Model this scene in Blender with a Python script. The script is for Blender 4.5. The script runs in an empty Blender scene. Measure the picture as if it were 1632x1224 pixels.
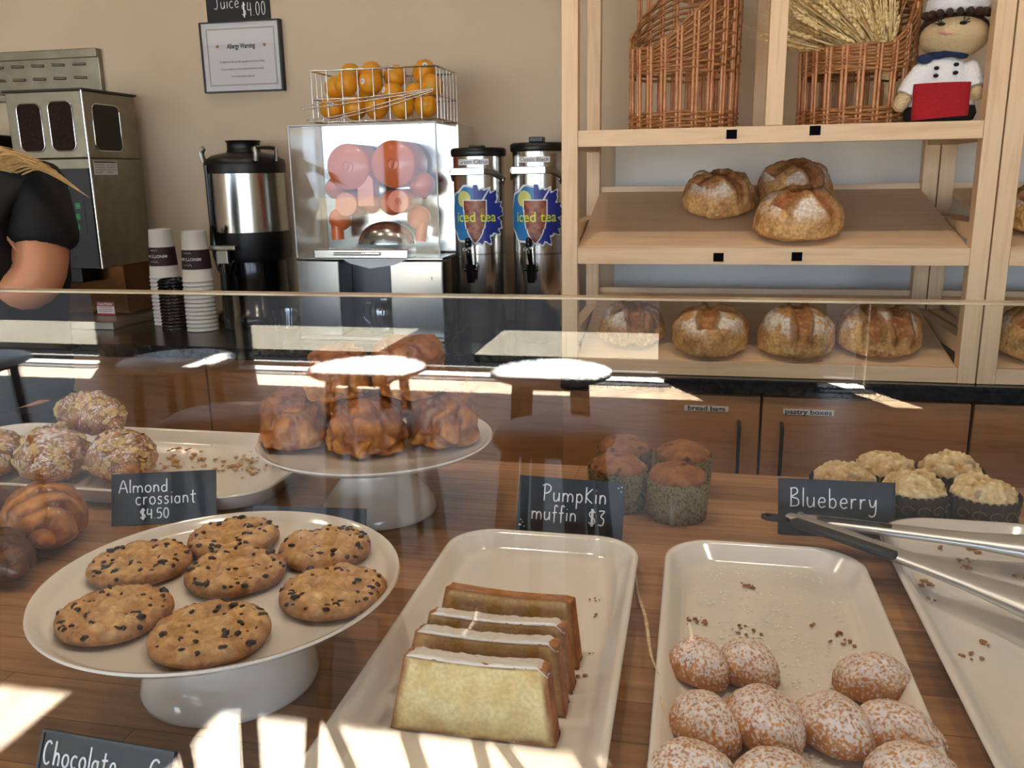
import bpy, bmesh, math, random
from mathutils import Vector, Matrix, noise, Euler
PI = math.pi
sc = bpy.context.scene
COL = sc.collection

# ------------------------------------------------------------------ camera
F_PX, CXP, CYP = 1385.0, 816.0, 612.0
YAW, PITCH, ROLL = math.radians(11.9), math.radians(13.5), math.radians(0.9)
CAM = Vector((0, 0, 1.45))
FW = Vector((-math.sin(YAW)*math.cos(PITCH), math.cos(YAW)*math.cos(PITCH), -math.sin(PITCH)))
_r0 = Vector((math.cos(YAW), math.sin(YAW), 0))
_u0 = _r0.cross(FW)
RT = _r0*math.cos(ROLL) - _u0*math.sin(ROLL)
UP = _u0*math.cos(ROLL) + _r0*math.sin(ROLL)
cd = bpy.data.cameras.new('camera'); cd.sensor_width = 36; cd.sensor_fit = 'HORIZONTAL'; cd.lens = F_PX/1632*36
cd.clip_start = 0.02
cam = bpy.data.objects.new('camera', cd); COL.objects.link(cam)
M = Matrix((RT, UP, -FW)).transposed().to_4x4(); M.translation = CAM
cam.matrix_world = M
sc.camera = cam

# ------------------------------------------------------------------ light
SUN_EL = math.radians(50); SUN_AZ = Vector((0.5, 0.866, 0))
SUN_DIR = Vector((SUN_AZ.x*math.cos(SUN_EL), SUN_AZ.y*math.cos(SUN_EL), -math.sin(SUN_EL)))
sd = bpy.data.lights.new('sun', 'SUN'); sd.energy = 190; sd.angle = math.radians(0.5); sd.color = (1, 0.94, 0.84)
so = bpy.data.objects.new('sun', sd); COL.objects.link(so)
so.rotation_euler = SUN_DIR.to_track_quat('-Z', 'Y').to_euler(); so.location = (-4, -9, 12)
w = bpy.data.worlds.new('sky'); sc.world = w; w.use_nodes = True
bg = w.node_tree.nodes['Background']; bg.inputs[0].default_value = (0.66, 0.81, 1.0, 1); bg.inputs[1].default_value = 9.5
vs = sc.view_settings
vs.view_transform = 'Standard'; vs.look = 'None'; vs.gamma = 1; vs.use_curve_mapping = False
vs.exposure = -0.38
sc.cycles.sample_clamp_indirect = 40

def portal(loc, direction, sx, sy):
    l = bpy.data.lights.new('window_portal', 'AREA'); l.shape = 'RECTANGLE'; l.size = sx; l.size_y = sy
    l.cycles.is_portal = True
    o = bpy.data.objects.new('window_portal', l); COL.objects.link(o); o.location = loc
    o.rotation_euler = Vector(direction).to_track_quat('-Z', 'Z' if abs(direction[2]) < .5 else 'Y').to_euler()

# ------------------------------------------------------------------ pixel -> world helpers
def ray(px, py): return FW + RT*((px-CXP)/F_PX) + UP*((CYP-py)/F_PX)
def at_z(px, py, z): d = ray(px, py); return CAM + d*((z-CAM.z)/d.z)
def at_y(px, py, y): d = ray(px, py); return CAM + d*((y-CAM.y)/d.y)
def at_d(px, py, d): return CAM + ray(px, py)*d
def proj(P):
    v = Vector(P)-CAM; z = v.dot(FW)
    return CXP+F_PX*v.dot(RT)/z, CYP-F_PX*v.dot(UP)/z

# ------------------------------------------------------------------ materials
def lin(h):
    if not isinstance(h, str): return tuple(h)
    h = h.lstrip('#'); c = [int(h[i:i+2], 16)/255 for i in (0, 2, 4)]
    return tuple((x/12.92 if x <= .04045 else ((x+.055)/1.055)**2.4) for x in c)
MATS = {}
def mat(name, col='#808080', rough=.5, metal=0, cols=None, scale=5, stretch=(1, 1, 1), detail=4, attr=False, bump=0, bscale=60,
        coat=0, sss=0, emit=None, es=0, vary=0, brick=None, bstretch=(1, 1, 1), distort=0, spec=None, sssr=(.01, .005, .003)):
    if name in MATS: return MATS[name]
    m = bpy.data.materials.new(name); m.use_nodes = True; nt = m.node_tree; N = nt.nodes; L = nt.links
    p = N['Principled BSDF']; p.inputs['Roughness'].default_value = rough; p.inputs['Metallic'].default_value = metal
    p.inputs['Coat Weight'].default_value = coat; p.inputs['Coat Roughness'].default_value = .08
    if spec is not None: p.inputs['Specular IOR Level'].default_value = spec
    if sss:
        p.inputs['Subsurface Weight'].default_value = sss; p.inputs['Subsurface Radius'].default_value = sssr; p.inputs['Subsurface Scale'].default_value = 1
    if emit: p.inputs['Emission Color'].default_value = (*lin(emit), 1); p.inputs['Emission Strength'].default_value = es
    tc = N.new('ShaderNodeTexCoord'); src = None
    def noise_tex(sc_, st, det=4, dist=0):
        mp = N.new('ShaderNodeMapping'); mp.inputs['Scale'].default_value = st; L.new(tc.outputs['Object'], mp.inputs[0])
        nz = N.new('ShaderNodeTexNoise'); nz.inputs['Scale'].default_value = sc_; nz.inputs['Detail'].default_value = det
        nz.inputs['Distortion'].default_value = dist; L.new(mp.outputs[0], nz.inputs[0]); return nz
    if attr:
        a = N.new('ShaderNodeAttribute'); a.attribute_name = 'Col'; src = a.outputs['Color']
    elif brick:
        mp = N.new('ShaderNodeMapping'); mp.inputs['Rotation'].default_value = (0, 0, brick.get('rot', 0)); L.new(tc.outputs['Object'], mp.inputs[0])
        b = N.new('ShaderNodeTexBrick'); L.new(mp.outputs[0], b.inputs[0]); b.inputs['Scale'].default_value = 1
        b.inputs['Brick Width'].default_value = brick['w']; b.inputs['Row Height'].default_value = brick['h']; b.inputs['Mortar Size'].default_value = brick.get('mortar', .0008)
        b.inputs['Color1'].default_value = (*lin(brick['c1']), 1); b.inputs['Color2'].default_value = (*lin(brick['c2']), 1); b.inputs['Mortar'].default_value = (*lin(brick['m']), 1)
        b.offset = .37; b.inputs['Bias'].default_value = 0; b.inputs['Mortar Smooth'].default_value = .1
        nz = noise_tex(scale, stretch, detail, distort)
        rp = N.new('ShaderNodeValToRGB'); rp.color_ramp.elements[0].position = .3; rp.color_ramp.elements[1].position = .7
        rp.color_ramp.elements[0].color = (.62, .58, .55, 1); rp.color_ramp.elements[1].color = (1.15, 1.12, 1.08, 1); L.new(nz.outputs[0], rp.inputs[0])
        mx = N.new('ShaderNodeMix'); mx.data_type = 'RGBA'; mx.blend_type = 'MULTIPLY'; mx.inputs[0].default_value = 1
        L.new(b.outputs['Color'], mx.inputs[6]); L.new(rp.outputs[0], mx.inputs[7]); src = mx.outputs[2]
    elif cols:
        nz = noise_tex(scale, stretch, detail, distort); rp = N.new('ShaderNodeValToRGB'); e = rp.color_ramp.elements
        n = len(cols)
        for i, c in enumerate(cols):
            pos = .3+.4*i/(n-1)
            if i < 2: el = e[i]; el.position = pos
            else: el = e.new(pos)
            el.color = (*lin(c), 1)
        L.new(nz.outputs[0], rp.inputs[0]); src = rp.outputs[0]
    if src is not None and vary:
        nz = noise_tex(vary[0], (1, 1, 1), 3); rp = N.new('ShaderNodeValToRGB'); rp.color_ramp.elements[0].position = .35; rp.color_ramp.elements[1].position = .65
        lo = 1-vary[1]; hi = 1+vary[1]
        rp.color_ramp.elements[0].color = (lo, lo, lo, 1); rp.color_ramp.elements[1].color = (hi, hi, hi, 1); L.new(nz.outputs[0], rp.inputs[0])
        mx = N.new('ShaderNodeMix'); mx.data_type = 'RGBA'; mx.blend_type = 'MULTIPLY'; mx.inputs[0].default_value = 1
        L.new(src, mx.inputs[6]); L.new(rp.outputs[0], mx.inputs[7]); src = mx.outputs[2]
    if src is not None: L.new(src, p.inputs['Base Color'])
    else: p.inputs['Base Color'].default_value = (*lin(col), 1)
    if bump:
        nz = noise_tex(bscale, bstretch, 3); bp = N.new('ShaderNodeBump'); bp.inputs['Strength'].default_value = bump; bp.inputs['Distance'].default_value = .004
        L.new(nz.outputs[0], bp.inputs['Height']); L.new(bp.outputs[0], p.inputs['Normal'])
    MATS[name] = m; return m

def clear_mat(name, tint=(1, 1, 1), f0=.04, rough=0.0, haze=0, hazecol=(.9, .9, .9)):
    """thin clear sheet: transparent + mirror by Schlick's law on each face"""
    m = bpy.data.materials.new(name); m.use_nodes = True; nt = m.node_tree; N = nt.nodes; L = nt.links; N.clear()
    out = N.new('ShaderNodeOutputMaterial'); tr = N.new('ShaderNodeBsdfTransparent'); tr.inputs[0].default_value = (*tint, 1)
    gl = N.new('ShaderNodeBsdfGlossy'); gl.inputs['Roughness'].default_value = rough; gl.inputs['Color'].default_value = (1, 1, 1, 1)
    lw = N.new('ShaderNodeLayerWeight'); lw.inputs['Blend'].default_value = .5
    pw = N.new('ShaderNodeMath'); pw.operation = 'POWER'; pw.inputs[1].default_value = 5; L.new(lw.outputs['Facing'], pw.inputs[0])
    ma = N.new('ShaderNodeMath'); ma.operation = 'MULTIPLY_ADD'; ma.inputs[1].default_value = 1-f0; ma.inputs[2].default_value = f0; L.new(pw.outputs[0], ma.inputs[0])
    mx = N.new('ShaderNodeMixShader'); L.new(ma.outputs[0], mx.inputs[0]); 
    base = tr
    if haze:
        df = N.new('ShaderNodeBsdfDiffuse'); df.inputs[0].default_value = (*hazecol, 1); mh = N.new('ShaderNodeMixShader'); mh.inputs[0].default_value = haze
        L.new(tr.outputs[0], mh.inputs[1]); L.new(df.outputs[0], mh.inputs[2]); base = mh
    L.new(base.outputs[0], mx.inputs[1]); L.new(gl.outputs[0], mx.inputs[2]); L.new(mx.outputs[0], out.inputs[0])
    MATS[name] = m; return m

# ------------------------------------------------------------------ objects
def tag(o, label, cat, group=None, kind=None):
    o['label'] = label; o['category'] = cat
    if group: o['group'] = group
    if kind: o['kind'] = kind
    return o
def thing(name, label, cat, loc=(0, 0, 0), rotz=0, group=None):
    o = bpy.data.objects.new(name, None); COL.objects.link(o); o.location = loc; o.rotation_euler = (0, 0, rotz); o.empty_display_size = .05
    return tag(o, label, cat, group)
def link(name, me, mats, parent=None):
    if not isinstance(mats, (list, tuple)): mats = [mats]
    for m in mats: me.materials.append(m)
    o = bpy.data.objects.new(name, me); COL.objects.link(o)
    if parent is not None: o.parent = parent
    return o
def kids(o): return [c for c in bpy.data.objects if c.parent == o]
def dup(o, loc=None, rotz=None, label=None, parent=None):
    c = o.copy(); COL.objects.link(c)
    if parent is not None: c.parent = parent
    if loc is not None: c.location = loc
    if rotz is not None: c.rotation_euler = (0, 0, rotz)
    if label: c['label'] = label
    for k in [k for k in o.children]: dup(k, parent=c)
    return c

class MB:
    def __init__(s): s.bm = bmesh.new(); s.mi = 0
    def _f(s, vs):
        try: f = s.bm.faces.new(vs); f.material_index = s.mi; f.smooth = True; return f
        except ValueError: return None
    def box(s, lo, hi, mx=None, taper=None):
        x0, y0, z0 = lo; x1, y1, z1 = hi
        c = [(x0, y0, z0), (x1, y0, z0), (x1, y1, z0), (x0, y1, z0), (x0, y0, z1), (x1, y0, z1), (x1, y1, z1), (x0, y1, z1)]
        vs = [s.bm.verts.new((mx @ Vector(p)) if mx else p) for p in c]
        for f in ((0, 3, 2, 1), (4, 5, 6, 7), (0, 1, 5, 4), (1, 2, 6, 5), (2, 3, 7, 6), (3, 0, 4, 7)):
            g = s._f([vs[i] for i in f]); g.smooth = False
        return s
    def rings(s, rs, cap0=True, cap1=True, closed=True):
        R = [[s.bm.verts.new(p) for p in r] for r in rs]; n = len(R[0])
        for a, b in zip(R, R[1:]):
            for i in range(n if closed else n-1):
                j = (i+1) % n; s._f([a[i], a[j], b[j], b[i]])
        if cap0 and n > 2: s._f(R[0][::-1])
        if cap1 and n > 2: s._f(R[-1])
        return s
    def lathe(s, prof, n=48, c=(0, 0, 0), sx=1, sy=1, wob=None):
        rs = []; loop = prof[0][0] > .002 and prof[-1][0] > .002
        if loop: prof = list(prof)+[prof[0]]
        for r, z in prof:
            r = max(r, 1e-5)
            rs.append([(c[0]+r*sx*math.cos(2*PI*i/n), c[1]+r*sy*math.sin(2*PI*i/n), c[2]+z+(wob(2*PI*i/n, r, z) if wob else 0)) for i in range(n)])
        return s.rings(rs, not loop, not loop)
    def tube(s, pts, r, n=8, cap=True, flat=1.0, up=None, closed=False):
        pts = [Vector(p) for p in pts]; rs = []; m = len(pts)
        prev = None
        for i, p in enumerate(pts):
            t = (pts[(i+1) % m]-pts[i-1]) if closed else (pts[min(i+1, m-1)]-pts[max(i-1, 0)])
            if t.length < 1e-9: t = Vector((0, 0, 1))
            t.normalize()
            if prev is None:
                a = Vector(up) if up else (Vector((0, 0, 1)) if abs(t.z) < .9 else Vector((1, 0, 0)))
            else: a = prev
            a = a - t*a.dot(t)
            if a.length < 1e-6: a = t.orthogonal()
            a.normalize(); prev = a; b = t.cross(a)
            rr = r[i] if isinstance(r, (list, tuple)) else r
            rs.append([p + a*(rr*flat*math.cos(2*PI*k/n)) + b*(rr*math.sin(2*PI*k/n)) for k in range(n)])
        if closed: rs.append(rs[0]); return s.rings([[tuple(q) for q in x] for x in rs], False, False)
        return s.rings(rs, cap, cap)
    def cyl(s, a, b, r, n=24, r2=None): return s.tube([a, b], [r, r if r2 is None else r2], n)
    def ball(s, c, r, sub=3, sc_=(1, 1, 1), mx=None):
        g = bmesh.ops.create_icosphere(s.bm, subdivisions=sub, radius=1)
        for v in g['verts']:
            p = Vector((v.co.x*r*sc_[0], v.co.y*r*sc_[1], v.co.z*r*sc_[2]))
            if mx: p = mx @ p
            v.co = p + Vector(c)
            for f in v.link_faces: f.material_index = s.mi; f.smooth = True
        return s
    def prism(s, poly, t, mx):
        """flat outline (u,v) given thickness t along local z"""
        a = [s.bm.verts.new(mx @ Vector((u, v, 0))) for u, v in poly]; b = [s.bm.verts.new(mx @ Vector((u, v, t))) for u, v in poly]
        n = len(a); 
        for i in range(n):
            f = s._f([a[i], a[(i+1) % n], b[(i+1) % n], b[i]])
            if f: f.smooth = False
        for f in (s._f(a[::-1]), s._f(b)):
            if f: f.smooth = False
        return s
    def build(s, name, mats, parent=None, bevel=0, seg=2, flat=False, weld=True):
        if weld: bmesh.ops.remove_doubles(s.bm, verts=s.bm.verts, dist=1e-6)
        bmesh.ops.recalc_face_normals(s.bm, faces=s.bm.faces)
        for e in s.bm.edges:
            if len(e.link_faces) == 2 and e.calc_face_angle(0) > 1.12: e.smooth = False
        me = bpy.data.meshes.new(name); s.bm.to_mesh(me); s.bm.free()
        if flat:
            for p in me.polygons: p.use_smooth = False
        o = link(name, me, mats, parent)
        if bevel:
            b = o.modifiers.new('bevel', 'BEVEL'); b.width = bevel; b.segments = seg; b.limit_method = 'ANGLE'; b.angle_limit = math.radians(40); b.harden_normals = False
        return o

def frame(o, x, y, z=None):
    """matrix with origin o, axes x,y (and z)"""
    x = Vector(x).normalized(); y = Vector(y).normalized(); z = Vector(z).normalized() if z else x.cross(y).normalized()
    m = Matrix((x, y, z)).transposed().to_4x4(); m.translation = Vector(o); return m

def colored(name, m, verts_fn, sub=5, parent=None):
    """a lump: verts_fn(direction) -> (position, linear colour)"""
    bm = bmesh.new(); bmesh.ops.create_icosphere(bm, subdivisions=sub, radius=1)
    cs = []
    for v in bm.verts:
        p, c = verts_fn(v.co.copy().normalized()); v.co = p; cs.append((c[0], c[1], c[2], 1))
    for f in bm.faces: f.smooth = True
    me = bpy.data.meshes.new(name); bm.to_mesh(me); bm.free()
    setcol(me, cs)
    return link(name, me, m, parent)
def setcol(me, cs):
    a = me.color_attributes.new('Col', 'FLOAT_COLOR', 'POINT')
    a.data.foreach_set('color', [x for c in cs for x in c])
def grid_mesh(name, m, nu, nv, fn, parent=None, closed_u=False, caps=False):
    """fn(u,v) -> (pos, colour); u around"""
    vs = []; cs = []; fs = []
    for j in range(nv+1):
        for i in range(nu+(0 if closed_u else 1)):
            p, c = fn(i/nu, j/nv); vs.append(tuple(p)); cs.append((c[0], c[1], c[2], 1))
    w_ = nu+(0 if closed_u else 1)
    for j in range(nv):
        for i in range(nu):
            i2 = (i+1) % w_
            fs.append((j*w_+i, j*w_+i2, (j+1)*w_+i2, (j+1)*w_+i))
    if caps: fs.append(tuple(range(w_))[::-1]); fs.append(tuple(nv*w_+i for i in range(w_)))
    me = bpy.data.meshes.new(name); me.from_pydata(vs, [], fs); me.update()
    for p in me.polygons: p.use_smooth = True
    setcol(me, cs); return link(name, me, m, parent)

def nz(p, s, seed=0): return noise.noise(Vector(p)*s + Vector((seed*17.3, seed*7.1, seed*3.7)))
def fbm(p, s, seed=0, o=4): return noise.fractal(Vector(p)*s + Vector((seed*17.3, seed*7.1, seed*3.7)), 1.0, 2.0, o)
def mixc(a, b, t):
    t = max(0, min(1, t)); return tuple(a[i]*(1-t)+b[i]*t for i in range(3))
def sm(a, b, x):
    t = max(0, min(1, (x-a)/(b-a))); return t*t*(3-2*t)
def catmull(pts, k=5):
    P = [Vector(p) for p in pts]; out = []
    for i in range(len(P)-1):
        a = P[max(i-1, 0)]; b = P[i]; c = P[i+1]; d = P[min(i+2, len(P)-1)]
        for j in range(k):
            t = j/k; out.append(.5*((2*b)+(c-a)*t+(2*a-5*b+4*c-d)*t*t+(-a+3*b-3*c+d)*t**3))
    out.append(P[-1]); return out

# ------------------------------------------------------------------ writing
_fontcache = {}
def text_mesh(s, size, align='CENTER', thick=0.0, xs=1.0, bold=0.0):
    c = bpy.data.curves.new('txt', 'FONT'); c.body = s; c.size = size; c.align_x = align; c.align_y = 'CENTER'; c.extrude = thick; c.offset = bold; c.resolution_u = 3
    o = bpy.data.objects.new('txt', c); COL.objects.link(o)
    dg = bpy.context.evaluated_depsgraph_get(); me = bpy.data.meshes.new_from_object(o.evaluated_get(dg))
    COL.objects.unlink(o); bpy.data.objects.remove(o)
    for v in me.vertices: v.co.x *= xs
    return me
def text(name, s, size, mx, m, parent=None, fn=None, **k):
    me = text_mesh(s, size, **k)
    for v in me.vertices: v.co = fn(v.co) if fn else mx @ v.co
    me.materials.clear()
    return link(name, me, m, parent)
def arc(cx, cy, rx, ry, a0, a1, n=8): return [(cx+rx*math.cos(math.radians(a0+(a1-a0)*i/n)), cy+ry*math.sin(math.radians(a0+(a1-a0)*i/n))) for i in range(n+1)]
GL = {
 'A': (.62, [[(0, 0), (.3, 1), (.6, 0)], [(.1, .38), (.52, .38)]]), 'l': (.1, [[(.05, 0), (.05, 1.05)]]),
 'm': (.75, [[(.05, .55), (.05, 0)], [(.05, .3), (.15, .5), (.3, .48), (.36, .3), (.36, 0)], [(.36, .3), (.46, .5), (.6, .48), (.68, .3), (.68, 0)]]),
 'o': (.46, [arc(.22, .27, .2, .27, 100, 460, 12)]), 'n': (.46, [[(.05, .55), (.05, 0)], [(.05, .3), (.16, .52), (.32, .48), (.38, .3), (.38, 0)]]),
 'd': (.46, [arc(.2, .25, .18, .25, 60, 400, 12), [(.38, 1), (.38, 0)]]), 'c': (.4, [arc(.22, .27, .2, .27, 50, 310, 10)]),
 'r': (.34, [[(.05, .55), (.05, 0)], [(.05, .3), (.14, .5), (.3, .52)]]),
 's': (.36, [[(.3, .48), (.18, .55), (.06, .46), (.1, .32), (.26, .24), (.28, .08), (.14, 0), (.02, .08)]]),
 'i': (.14, [[(.06, .55), (.06, 0)], [(.06, .78), (.065, .82)]]), 'a': (.46, [arc(.2, .25, .18, .25, 50, 400, 12), [(.38, .52), (.38, 0)]]),
 't': (.4, [[(.18, .9), (.18, .08), (.3, 0)], [(0, .56), (.4, .6)]]), '$': (.5, [[(.42, .82), (.25, .92), (.06, .75), (.12, .55), (.36, .42), (.42, .2), (.24, .05), (.03, .17)], [(.2, 1.05), (.2, -.08)], [(.28, 1.05), (.28, -.08)]]),
 '4': (.46, [[(.06, 1), (.02, .45), (.42, .5)], [(.36, .95), (.36, 0)]]), '.': (.14, [[(.05, .02), (.07, .05)]]),
 '5': (.46, [[(.4, .98), (.08, .96), (.06, .58), (.28, .6), (.4, .35), (.28, .05), (.03, .06)]]), '0': (.48, [arc(.22, .5, .2, .48, 90, 450, 14)]),
 'P': (.52, [[(.08, 0), (.08, 1)], [(-.06, .95), (.2, 1.05), (.45, .92), (.46, .68), (.28, .5), (.08, .48)]]),
 'u': (.46, [[(.04, .55), (.05, .15), (.16, 0), (.32, .1), (.38, .3)], [(.38, .55), (.4, 0)]]),
 'p': (.46, [[(.06, .55), (.06, -.4)], arc(.22, .27, .17, .26, 150, -150, 10)]), 'K': (.5, [[(.06, 0), (.06, 1)], [(.44, .9), (.07, .42), (.46, 0)]]),
 'f': (.34, [[(.34, .92), (.22, 1.02), (.14, .85), (.14, -.15)], [(0, .5), (.3, .53)]]), '3': (.44, [[(.05, .95), (.4, .95), (.18, .6), (.38, .42), (.3, .05), (.02, .06)]]),
 'B': (.52, [[(.06, 0), (.06, 1)], [(.0, .98), (.32, 1), (.38, .75), (.1, .52), (.42, .4), (.42, .08), (.0, 0)]]),
 'e': (.42, [[(.04, .28), (.36, .32), (.3, .52), (.12, .5), (.03, .25), (.16, .01), (.38, .08)]]), 'b': (.46, [[(.06, 1.05), (.06, 0)], arc(.22, .25, .17, .25, 150, -160, 10)]),
 'y': (.44, [[(.04, .55), (.1, .2), (.26, .18), (.36, .5)], [(.38, .55), (.34, -.2), (.14, -.38), (.02, -.28)]]),
 'C': (.56, [arc(.28, .5, .26, .5, 50, 310, 12)]), 'h': (.46, [[(.05, 1.05), (.05, 0)], [(.05, .3), (.16, .52), (.32, .48), (.38, .3), (.38, 0)]]),
 'J': (.55, [[(0, 1), (.6, 1)], [(.35, 1), (.35, .2), (.2, 0), (.03, .1)]]), ' ': (.35, []),
}
def chalk(mb, s, x, y, h, mx, r=.0009, slant=0.0, wid=1.0, rise=0.0):
    for ch in s:
        wd, st = GL[ch]
        for pl in st:
            pts = catmull([Vector((a, b, 0)) for a, b in pl], 4) if len(pl) > 2 else [Vector((a, b, 0)) for a, b in pl]
            P = [mx @ Vector((x+(q.x*wid+slant*q.y)*h, y+q.y*h+rise*(q.x*h), .0004)) for q in pts]
            mb.tube(P, r, 6, flat=.5, up=mx.to_3x3() @ Vector((0, 0, 1)))
        x += (wd*wid+.13)*h; y += rise*(wd+.13)*h
    return x
# ------------------------------------------------------------------ shared materials
PAINT = mat('wall_paint', cols=['#cbb79c', '#d0bda3'], scale=3, rough=.75, bump=.08, bscale=220)
CEILM = mat('ceiling_paint', '#8f8982', rough=.9)
FLOORM = mat('vinyl_plank', rough=.45, brick=dict(w=.62, h=.155, c1='#97836b', c2='#a8957b', m='#55473a', rot=PI/4), scale=3, stretch=(6, 1, 1))
BUTCHER = mat('butcher_block', rough=.34, brick=dict(w=.46, h=.058, c1='#b58a62', c2='#8a6446', m='#503522', mortar=.0005), scale=7, stretch=(1, 16, 4), detail=6, bump=.04, bscale=90)
MAPLE = mat('maple', cols=['#d3ad84', '#e2c29a', '#dab78e'], scale=4, stretch=(1, 14, 14), detail=5, rough=.45, distort=.4)
MAPLEV = mat('maple_upright', cols=['#d5b086', '#e3c49c', '#dcb990'], scale=4, stretch=(14, 14, 1), detail=5, rough=.45, distort=.4)
MAPLES = mat('maple_shelf_board', cols=['#d6b692', '#e2c5a2', '#dbbd9a'], scale=4, stretch=(1, 14, 14), detail=5, rough=.5, distort=.4)
OAK = mat('cabinet_laminate', cols=['#ad7950', '#c48f62', '#b88358'], scale=6, stretch=(1, 1, 9), detail=6, rough=.42, distort=.6, bump=.03, bscale=120, bstretch=(1, 1, 12))
BLACKTOP = mat('black_laminate', cols=['#17181b', '#222428'], scale=60, rough=.22)
BLACKP = mat('black_plastic', '#0d0d0f', rough=.38)
BLACKG = mat('black_gloss', '#0b0b0d', rough=.16)
STEEL = mat('brushed_steel', '#c9c8c4', rough=.2, metal=1)
STEELD = mat('satin_steel', '#aaa79d', rough=.36, metal=1)
CHROME = mat('polished_steel', '#dedede', rough=.09, metal=1)
CERAM = mat('white_ceramic', '#ece8e3', rough=.13, coat=.8)
WHITEP = mat('white_paper', '#e6e6e8', rough=.7)
INK = mat('black_ink', '#14141a', rough=.6)
CHALKB = mat('chalkboard', cols=['#14161b', '#20242b'], scale=14, rough=.4)
CHALKW = mat('chalk_ink', '#f3f6fb', rough=.7)
DARKW = mat('dark_wood', cols=['#3d2415', '#4c2e1b'], scale=8, stretch=(8, 8, 1), rough=.4)
GLASS = clear_mat('display_glass', (.985, .995, .99), .042)
ACRYL = clear_mat('clear_plastic', (.97, .98, .985), .02, .03, haze=.01, hazecol=(.85, .88, .92))
TUMBL = clear_mat('tumbler_glass', (.93, .95, .96), .10, .05)
EDGE = mat('glass_edge', '#9a917c', rough=.2, cols=['#6f6a58', '#b9a98a', '#8f6a4a'], scale=9, stretch=(1, 1, 1))

# ------------------------------------------------------------------ the room
ZF, ZC = 0.99, 1.0            # front counter top, back counter top
YW = 2.70                     # back wall
YG = 0.40                     # glass of the counter
XL, XR, YFW, HC = -6.5, 4.5, -5.30, 3.1
def struct(o): o['kind'] = 'structure'; return o
def sheet(name, axis, pos, th, u0, u1, v0, v1, holes, m):
    """slab with rectangular openings; axis 'y' -> (u,v)=(x,z), 'z' -> (x,y), 'x' -> (y,z)"""
    us = sorted({u0, u1, *[h[0] for h in holes], *[h[1] for h in holes]}); vv = sorted({v0, v1, *[h[2] for h in holes], *[h[3] for h in holes]})
    mb = MB()
    for a, b in zip(us, us[1:]):
        for c, d in zip(vv, vv[1:]):
            mu, mv = (a+b)/2, (c+d)/2
            if any(h[0] < mu < h[1] and h[2] < mv < h[3] for h in holes): continue
            if axis == 'y': mb.box((a, pos, c), (b, pos+th, d))
            elif axis == 'z': mb.box((a, c, pos), (b, d, pos+th))
            else: mb.box((pos, a, c), (pos+th, b, d))
    return struct(mb.build(name, m))
bays = [(-6.3, -4.72), (-3.48, -.18), (.85, 1.16)]
fill_bays = [(-4.66, -3.54), (-.12, .80), (1.22, 2.75), (2.85, 4.35)]  # unseen pier windows, added for more light from the front
sky = [(-3.64, -3.05, -3.41, -3.11), (-2.57, -1.48, -3.41, -3.11)]  # unseen ceiling openings, added to throw sun on the customer floor
for tx, ty, s in ((-1.225, -2.3, 1), (-.51, -2.33, 1), (-2.06, -2.33, 0)):
    cx, cy = tx-.99, ty-1.72
    sky += [(cx-a, cx+a, cy-b, cy+min(b, .135)) for a, b in ((.226, .05), (.215, .09), (.19, .13), (.15, .175), (.09, .212), (.04, .226))] if s else [(cx+.10, cx+.165, cy-.15, cy+.14), (cx+.16, cx+.205, cy-.09, cy+.08)]  # openings shaped like the tabletops so sun lands only on them
sheet('wall_back', 'y', YW, .12, XL, XR, 0, HC, [], PAINT)
sheet('wall_left', 'x', XL-.12, .12, YFW, YW, 0, HC, [], PAINT)
sheet('wall_right', 'x', XR, .12, YFW, YW, 0, HC, [], PAINT)
sheet('wall_front', 'y', YFW-.16, .16, XL, XR, 0, HC, [(a, b, 0.0, 2.55) for a, b in bays]+[(a, b, .92, 2.55) for a, b in fill_bays], mat('front_paint', '#6f6357', rough=.8))
sheet('ceiling', 'z', HC, .03, XL, XR, YFW-.16, YW+.12, sky, CEILM)
sheet('floor', 'z', -.1, .1, XL, XR, YFW-.16, YW+.12, [], FLOORM)
FRM = mat('window_frame', '#2a2622', rough=.5)
for k, (a, b) in enumerate(bays):
    mb = MB(); y0, y1 = YFW-.159, YFW-.11
    mb.box((a, y0, 0), (b, y1, .045)); mb.box((a, y0, 2.49), (b, y1, 2.55)); mb.box((a, y0, .045), (a+.05, y1, 2.49)); mb.box((b-.05, y0, .045), (b, y1, 2.49))
    n = max(0, round((b-a)/1.6)-1)
    for i in range(n):
        x = a+(b-a)*(i+1)/(n+1); mb.box((x-.025, y0, 1.0), (x+.025, y1, 2.49))
    struct(mb.build('window_%d' % (k+1), FRM))
    portal(((a+b)/2, YFW+.01, 1.27), (0, 1, 0), b-a, 2.5)
for k, (a, b) in enumerate(fill_bays):
    mb = MB(); y0, y1 = YFW-.159, YFW-.11
    mb.box((a, y0, .92), (b, y1, .97)); mb.box((a, y0, 2.5), (b, y1, 2.55)); mb.box((a, y0, .97), (a+.05, y1, 2.5)); mb.box((b-.05, y0, .97), (b, y1, 2.5))
    struct(mb.build('window_%d' % (k+4), FRM)); portal(((a+b)/2, YFW+.01, 1.73), (0, 1, 0), b-a, 1.6)  # frames of the added light openings in the piers
for k, (a, b, c, d) in enumerate(sky[:2]+[(-2.44, -1.99, -4.23, -3.78), (-1.72, -1.28, -4.25, -3.81)]): portal(((a+b)/2, (c+d)/2, HC-.01), (0, 0, -1), b-a, d-c)
mb = MB(); mb.box((-9.5, -6.72, 2.6), (XR, YFW-.16, 2.7)); struct(mb.build('trim_1', mat('added_overhang_paint', '#8d8478', rough=.8)))  # unseen overhang, added and sized to keep sun off the floor inside
struct(MB().box((-.24, YW-.010, ZC+.001), (2.4, YW-.0005, 1.53)).build('trim_2', mat('white_panel', '#e2e2de', rough=.5)))
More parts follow.
